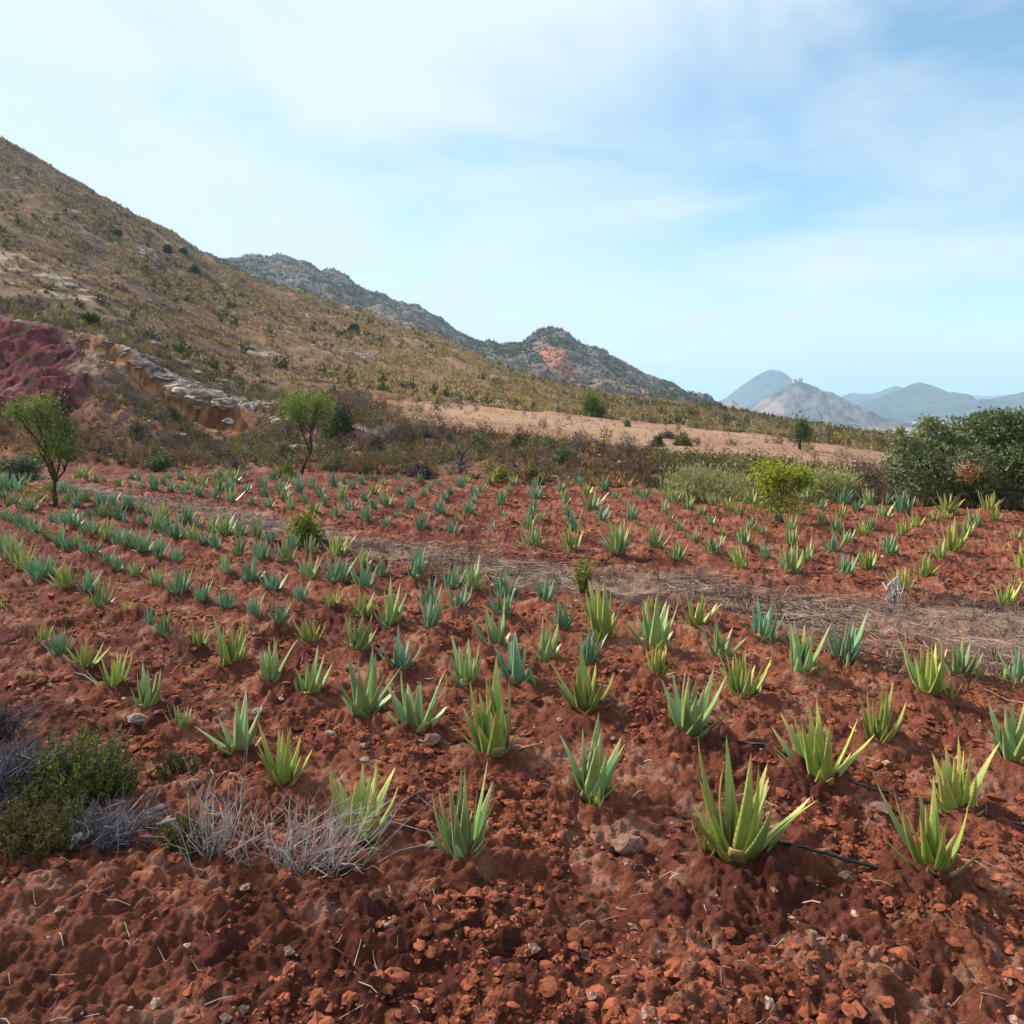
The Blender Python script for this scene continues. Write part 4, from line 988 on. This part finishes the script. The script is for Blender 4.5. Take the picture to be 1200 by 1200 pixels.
g = Geo(); P = rng.normal(0, 1, (240, 3)) * np.array([.15, .09, .13]) + np.array([px2m(1101 - 1150), -1.45, px2m(46)]); cards(g, P, .08, rng, (.24, .07, .025), (.42, .17, .06), 2.4)
link('dead_foliage', g.mesh('dead_foliage', M_LEAF, False), t)

# ------------------------------------------------------------------ near scrub: brushwood, heath, grey mounds
def brush(name, label, cat, px, py, w, h, seed, n, col, lean=(0, 0), r=.0032, fork=3, group=None, mat=None, dep=.6):
    X, D, z = place(px, py); rng = np.random.default_rng(seed); sc_ = D / F; wm, hm = w * sc_ / 2, h * sc_
    g = Geo()
    for i in range(n):
        b = np.array([rng.normal(0, wm * .42), rng.normal(0, wm * .3 * dep), 0])
        tip = b + np.array([rng.normal(b[0] * .9, wm * .38) + lean[0] * hm, rng.normal(b[1] * .6, wm * .3 * dep) + lean[1] * hm, hm * rng.uniform(.35, 1.0)])
        m = (b + tip) / 2 + rng.normal(0, .065, 3) + np.array([0, 0, hm * rng.uniform(-.08, .12)])
        q1 = b * .6 + m * .4 + rng.normal(0, .015, 3); q2 = m * .4 + tip * .6 + rng.normal(0, .02, 3)
        c = np.array(col) * rng.uniform(.6, 1.2); rr = r * rng.uniform(.7, 1.6)
        tube(g, [b - (0, 0, .03), q1, m, q2, tip], [rr * 1.3, rr * 1.1, rr, rr * .8, rr * .35], c, 4)
        for k in range(rng.integers(0, fork + 1)):
            s = [q1, m, q2][rng.integers(3)]; e = s + (tip - b) * rng.uniform(.15, .4) + rng.normal(0, .06, 3)
            tube(g, [s, (s + e) / 2 + rng.normal(0, .012, 3), e], [rr * .7, rr * .5, rr * .25], c, 3)
    o = link(name, g.mesh(name, mat or M_TWIG), None, (X, D, z)); tag(o, label, cat, group); return o
brush('brushwood', 'wide tangle of leafless silver-grey brushwood in front of the aloes', 'brushwood', 360, 1014, 128, 84, 91, 95, (.44, .38, .36), (.3, 0), .0019, 5)
brush('brushwood', 'narrower upright clump of bare grey twigs left of the wide tangle', 'brushwood', 252, 1008, 56, 100, 92, 42, (.44, .39, .37), (.12, 0), .0019, 5)
brush('grey_bush', 'blue-grey mound of fine dry twigs at the edge of the near scrub', 'dry bush', 0, 950, 80, 78, 93, 260, (.14, .135, .16), (.35, .1), .0028)
brush('grey_bush', 'low spray of blue-grey twigs beside the heath bush', 'dry bush', 118, 1000, 90, 44, 94, 120, (.15, .145, .165), (.5, .1), .0026)
brush('grey_bush', 'dark dry twiggy mound above the blue-grey one', 'dry bush', -22, 862, 70, 44, 95, 170, (.085, .075, .085), (.2, 0), .0028)
def heath(label, px, py, w, h, seed, n, ca, cb, name='heath_bush', leaf=.02, per=44, lean=0.0):
    X, D, z = place(px, py); rng = np.random.default_rng(seed); sc_ = D / F; wm, hm = w * sc_ / 2, h * sc_
    t = empty(name, (X, D, z - .02)); tag(t, label, 'heath bush'); gs, gl = Geo(), Geo()
    for i in range(n):
        a = rng.uniform(0, 6.28); r_ = math.sqrt(rng.uniform(0, 1)); c, s = math.cos(a), math.sin(a)
        b = np.array([c * r_ * wm * .7, s * r_ * wm * .5, 0.0]); hh = hm * rng.uniform(.35, 1.0) * (1 - .45 * r_ * r_)
        e = b + np.array([c * r_ * wm * .35 + lean * hh, s * r_ * wm * .3, hh]) + rng.normal(0, .02, 3); m = (b + e) / 2 + rng.normal(0, .02, 3)
        tube(gs, [b, m, e], [.004, .003, .0012], (.08, .06, .035), 3)
        tt = rng.uniform(.15, 1.0, per); P = np.where(tt[:, None] < .5, b + (m - b) * tt[:, None] * 2, m + (e - m) * (tt[:, None] * 2 - 1)) + rng.normal(0, .011, (per, 3)) * (1.3 - tt[:, None])
        cards(gl, P, leaf, rng, ca, cb, 3.0, .8, np.full(per, rng.uniform(0, 1)))
    link('stems', gs.mesh('stems', M_BARK), t); link('foliage', gl.mesh('foliage', M_LEAF, False), t); return t
heath('bushy dark green heath with upright sprigs beside the tilled soil', 92, 945, 135, 98, 96, 260, (.035, .06, .012), (.16, .18, .03), per=64, leaf=.026)
heath('brown-green straggly heath below the big heath bush', 40, 1003, 150, 62, 97, 190, (.05, .045, .015), (.12, .105, .03))
heath('small olive heath tussock beside the narrow twig clump', 218, 1003, 58, 42, 98, 90, (.05, .05, .015), (.15, .13, .03))
heath('thin dark weed on the soil above the heath tussock', 205, 912, 50, 36, 99, 36, (.04, .045, .02), (.10, .10, .035), 'weed_bush')
# dried-out clump and fallen leaves at the strip
brush('dried_clump', 'pale dried-out plant stump at the edge of the strip', 'dry plant', 1047, 708, 16, 40, 121, 26, (.50, .40, .38), (.15, 0), .008, 0)
X, D, z = place(616, 641); sc_ = D / F; g = Geo(); rng = np.random.default_rng(5)
for (dx, dz, az, tl) in ((-4, 0, 2.7, .7), (-1, 0, 2.2, .35), (1, 0, .3, .25), (3, 0, .1, 1.2)):
    aloe_leaf(g, px2m(17), .055, .012, az, tl, -.2, rng, .03, (.46, .33, .29), (.5, .4, .36), teeth=False, roll=.5)
o = link('withered_plant', g.mesh('withered_plant', M_TWIG), None, (X, D, z)); tag(o, 'bleached pinkish withered leaves lying beside a green aloe', 'withered plant')
brush('stick', 'two bleached white sticks poking up from the near scrub', 'sticks', 84, 1003, 14, 24, 123, 3, (.62, .6, .58), (.4, 0), .012, 0)

# ------------------------------------------------------------------ rocks one can point at
RK = [rock_geo(340 + i, 3, [.55, .7, .5, .62][i % 4], (.50, .42, .37), (.32, .25, .21), 8, .16, sx=[1, 1.2, 1.35, .95][i % 4]).mesh('stone', M_ROCK, False) for i in range(6)]
RKP = [rock_geo(360 + i, 3, [.6, .75, .55][i % 3], (.42, .24, .19), (.28, .14, .10), 8, .16).mesh('stone', M_ROCK, False) for i in range(3)]
RKG = [rock_geo(370 + i, 3, [.5, .6, .42][i % 3], (.46, .43, .41), (.26, .23, .22), 10, .22, sx=[1.2, 1, 1.5][i % 3]).mesh('boulder', M_ROCK, False) for i in range(4)]
def stone(px, py, w, lab, ms, seed, name='stone', grp='stones lying in the field', sink=.25, rz=None):
    X, D, z = place(px, py); r_ = w / F * D / 2; m = ms[seed % len(ms)]
    o = link(name, m, None, (X, D + r_ * .5, z + r_ * (.45 - sink)), seed * 1.7 if rz is None else rz, r_); tag(o, lab, 'stone' if name == 'stone' else 'boulder', grp); return o
stone(157, 856, 24, 'pale flat-topped stone below the last aloe of a short row', RK, 0)
stone(736, 991, 36, 'large pinkish stone half buried near the front of the field', RKP, 1)
stone(703, 948, 14, 'small pink stone standing by an aloe foot', RKP, 2)
stone(224, 930, 18, 'pinkish stone beside the narrow twig clump', RKP, 0)
stone(185, 957, 13, 'small pale stone in front of the olive heath tussock', RK, 1)
stone(156, 974, 17, 'angular pink stone at the foot of the heath', RKP, 1)
stone(197, 978, 20, 'cream stone half hidden by the olive tussock', RK, 2)
stone(169, 995, 17, 'reddish stone, lowest of the stones by the heath', RKP, 0)
stone(426, 884, 10, 'small white stone, upper of a close pair by the brushwood', RK, 3, grp='stones lying in the field')
stone(426, 897, 11, 'small white stone, lower of a close pair by the brushwood', RK, 4)
stone(386, 875, 12, 'white chip of stone behind the grey brushwood', RK, 5)
stone(300, 835, 13, 'cream stone lying behind a yellowish aloe', RK, 1)
stone(1036, 955, 26, 'round earthy lump of stone in the red soil', RKP, 2)
stone(505, 880, 22, 'reddish clod-like stone between two big aloes', RKP, 0)
stone(743, 968, 14, 'small brown stone above the large pinkish one', RKP, 1)
for a, b, w_, lab in ((730, 545, 11, 'bright white stone on the bank above the field'), (779, 527, 9, 'white stone on the lip of the terrace'), (752, 549, 8, 'bluish grey stone on the bank'),
                      (618, 500, 0, ''), (880, 504, 6, 'white stone at the back of the terrace'), (704, 537, 9, 'grey stone among the bank scrub'), (270, 497, 24, 'pale weathered boulder below the orange rock edge'),
                      (205, 512, 13, 'small pale boulder on the slope below the boulder'), (323, 497, 16, 'bluish boulder left of the leaning tree'), (317, 476, 10, 'white boulder near the end of the rock ledge'),
                      (300, 447, 9, 'white boulder above the rock ledge'), (368, 527, 22, 'pink boulder behind the leaning trunk'), (392, 532, 20, 'pale pink boulder right of the leaning trunk'),
                      (345, 527, 16, 'rosy boulder left of the leaning trunk'), (425, 528, 9, 'cream stone under the rusty shrub'), (20, 378, 10, 'white stone at the top of the maroon bank')):
    if w_: stone(a, b, w_, lab, RKG if w_ > 12 else RK, int(a) % 7, 'boulder' if w_ > 12 else 'stone', 'stones on the bank')
# caprock slabs along the rock edge
rng = np.random.default_rng(131)
for i, (a, b, w_, lab) in enumerate(((98, 399, 20, 'thin brown slab at the start of the caprock edge'), (122, 404, 24, 'brown caprock slab over the orange layer, second along'), (146, 415, 22, 'caprock slab where the edge turns down'), (166, 431, 26, 'pale grey caprock slab halfway down the edge'),
                                     (186, 444, 28, 'grey caprock slab next to the widest ledge'), (212, 458, 42, 'widest pale ledge of the caprock'), (240, 469, 44, 'grey caprock ledge over an orange hollow'), (268, 477, 40, 'last big caprock ledge, jutting over a dark hollow'),
                                     (226, 440, 30, 'grey outcrop slab above the widest ledge'), (258, 452, 30, 'flat grey outcrop slab behind the last ledge'), (212, 428, 22, 'small outcrop slab highest on the slope'))):
    X, D, z = place(a, b); r_ = w_ / F * D / 2; k = rock_geo(600 + i, 3, .5, (.40, .32, .26) if i > 2 else (.34, .21, .14), (.22, .15, .115), 9, .42, sx=1.1, sy=.8).mesh('caprock_slab', M_ROCK, False)
    o = link('caprock_slab', k, None, (X, D + .3, z + r_ * .02), rng.normal(0, .3), r_); o.rotation_euler = (0.06, .12 if 2 < i < 8 else .04, rng.normal(0, .3)); tag(o, lab, 'rock slab', 'slabs of the caprock edge')

# broken stone along the ledge and on the hillside (uncountable)
RB = [rock_geo(640 + i, 1, .6, (.46, .39, .34), (.27, .21, .18), 6, .4) for i in range(5)]
x, y, px = sample_fan(900, R, T_D - 5, T_D + 6, 80, 345, 1.0); lip = y - lk(T_D, px)
k_ = R.uniform(0, 1, len(x)) < np.exp(-np.abs(lip - 1.2) / 1.8); x, y = x[k_], y[k_]
x2, y2, p2 = sample_fan(2600, R, F_D, S_D, -100, 900, 1.6)
k_ = R.uniform(0, 1, len(x2)) < sstep(.3, .75, fbm(x2, y2, 12, 4, 55)); x2, y2 = x2[k_], y2[k_]
x3, y3, p3 = sample_fan(900, R, E_D + 1, T_D, 120, 1100, 1.0); k_ = R.uniform(0, 1, len(x3)) < .4; x3, y3 = x3[k_], y3[k_]
sz = np.concatenate([.05 + .22 * R.uniform(0, 1, len(x)) ** 2.5, .15 + .5 * R.uniform(0, 1, len(x2)) ** 2.5, .04 + .12 * R.uniform(0, 1, len(x3)) ** 2])
x, y = np.concatenate([x, x2, x3]), np.concatenate([y, y2, y3]); z = terr(x, y, False)
o = scatter('rubble', RB, np.stack([x, y, z], -1), sz, R, M_ROCK, tone=.3)
tag(o, 'broken pale stones along the rock edge and on the hillside', 'rubble', kind='stuff')
# dead weeds and clumps on the strip (uncountable)
n = 2600; px = R.uniform(40, 1330, n); t = np.clip(R.normal(0.5, 0.38, n), -0.35, 1.4)
py = lk(STRIP_U, px) + (lk(STRIP_L, px) - lk(STRIP_U, px)) * t; y = F * EYE / (py - HZ); x = (px - 600) / F * y
k_ = R.uniform(0, 1, n) < .3 + .9 * fbm(x, y, 1.2, 3, 231); x, y = x[k_], y[k_]; z = terr(x, y)
flatw = [tuft_geo(660 + i, 16, 1.0, 1.35, (.075, .04, .035), (.25, .16, .10), w=.05) for i in range(4)]
o = scatter('dead_weeds', flatw, np.stack([x, y, z], -1), R.uniform(.08, .26, len(x)), R, M_TWIG, tone=.4)
tag(o, 'flattened dead weeds matted on the bare strip', 'dead weeds', kind='stuff')

# ------------------------------------------------------------------ drip hoses
def hose(lab, pts, r=.009):
    rng = np.random.default_rng(len(lab)); P = []
    for (a, b), (c, d) in zip(pts[:-1], pts[1:]):
        for k in range(9):
            t = k / 9; py = b + (d - b) * t; D = F * EYE / (py - HZ); x = (a + (c - a) * t - 600) / F * D; P.append((x, D))
    P = np.array(P); P += np.stack([np.convolve(np.pad(rng.normal(0, .03, len(P)), 4, mode='edge'), np.ones(9) / 9, 'valid') for _ in range(2)], -1); z = terr(P[:, 0], P[:, 1]); z = np.convolve(np.pad(z, 4, mode='edge'), np.ones(9) / 9, 'valid') + .012
    g = Geo(); tube(g, np.column_stack([P, z + r * .8 + .004]), r, (.012, .012, .013), 7)
    o = link('drip_hose', g.mesh('drip_hose', M_HOSE), None); tag(o, lab, 'drip hose', 'black drip hoses along the rows')
hose('black drip hose running past the tall aloes by the strip', [(1005, 761), (1035, 768), (1065, 776), (1110, 789), (1168, 796)])
hose('short black drip hose behind the yellowish aloes beside the strip', [(1070, 819), (1085, 825), (1110, 829), (1142, 832)])
hose('long black drip hose curving between the front rows', [(838, 866), (870, 876), (912, 890), (965, 903), (1015, 916), (1060, 927), (1100, 938), (1150, 952), (1210, 972)])
hose('black drip hose in front of the biggest aloe', [(905, 986), (935, 993), (975, 1004), (1040, 1022), (1100, 1040)])
hose('short black drip hose left of a short aloe row', [(88, 793), (105, 804), (122, 815)])
hose('thin black drip hose crossing the soil far from the strip', [(330, 792), (345, 794), (362, 799)])
hose('black drip hose showing at the near edge of the far plot', [(888, 671), (905, 673), (940, 675), (985, 676)])

# ------------------------------------------------------------------ ruined castle on the rocky hill
D = 2100.0; sc_ = D / F; X = (935 - 600) * sc_; zt = EYE - (449 - HZ) * sc_
def block(g, x0, x1, y0, y1, z0, z1, c):
    V, Q = box_mesh(x0, x1, y0, y1, z0, z1); g.add(V, np.array(Q), c)
t = empty('castle_ruin', (X, D, zt - 4)); tag(t, 'small ruined castle on top of the rocky hill', 'castle')
g = Geo(); c = (.42, .36, .31)
block(g, -5.5 * sc_, -2 * sc_, -6, 6, 0, px2m(5) + 4, c); link('tower', g.mesh('tower', M_WALL, False), t)
g = Geo(); block(g, .4 * sc_, 4.6 * sc_, -6, 6, 0, px2m(5.6) + 4, c); link('tower', g.mesh('tower', M_WALL, False), t)
g = Geo()
for k in range(5): block(g, (-5.0 + k * 2.1) * sc_, (-3.9 + k * 2.1) * sc_, 6.01, 8, 0, px2m(2.6 + .5 * (k % 2)) + 4, c)
block(g, -6.5 * sc_, 5.4 * sc_, 6.02, 7.9, 0, px2m(1.6) + 4, c); link('wall', g.mesh('wall', M_WALL, False), t)
# farm building far down the valley
Xb = (1069 - 600) / F * 900; zb = gz(Xb, 900)
t = empty('farm_building', (Xb, 900, zb)); tag(t, 'white farm building down in the valley beside the olive bush', 'building')
g = Geo(); block(g, -5.5, 5.5, -4, 4, -1, 4.0, (.75, .72, .68)); link('wall', g.mesh('wall', M_WALL, False), t)
g = Geo(); g.add([(-6, -4.5, 4.01), (6, -4.5, 4.01), (6, 4.5, 4.01), (-6, 4.5, 4.01), (-6, 0, 5.8), (6, 0, 5.8)], [np.array([(0, 1, 5, 4), (2, 3, 4, 5)]), np.array([(0, 4, 3), (1, 2, 5)])], (.5, .35, .28)); link('roof', g.mesh('roof', M_WALL, False), t)

# earth drawn up round the foot of every aloe
gm = bpy.data.objects['ground'].data
co = np.empty(len(gm.vertices) * 3, np.float32); gm.vertices.foreach_get('co', co); co = co.reshape(-1, 3)
sel = np.where((co[:, 1] > 2.5) & (co[:, 1] < 36) & (np.abs(co[:, 0]) < 30))[0]
sel = sel[np.argsort(co[sel, 1])]; ys = co[sel, 1]
rm = np.random.default_rng(3)
for p in PLANTS:
    w_ = .17 + .22 * p['h']; a = np.searchsorted(ys, p['y'] - 2.2 * w_); b = np.searchsorted(ys, p['y'] + 2.2 * w_)
    j = sel[a:b]; d2 = ((co[j, 0] - p['x'] - rm.normal(0, .03)) ** 2 + (co[j, 1] - p['y']) ** 2) / (w_ * w_)
    co[j, 2] += (.05 + .03 * rm.uniform()) * np.exp(-d2 * 1.6) - .02 * np.exp(-((np.sqrt(d2) - 1.5) ** 2) * 5)
gm.vertices.foreach_set('co', co.ravel()); gm.update()
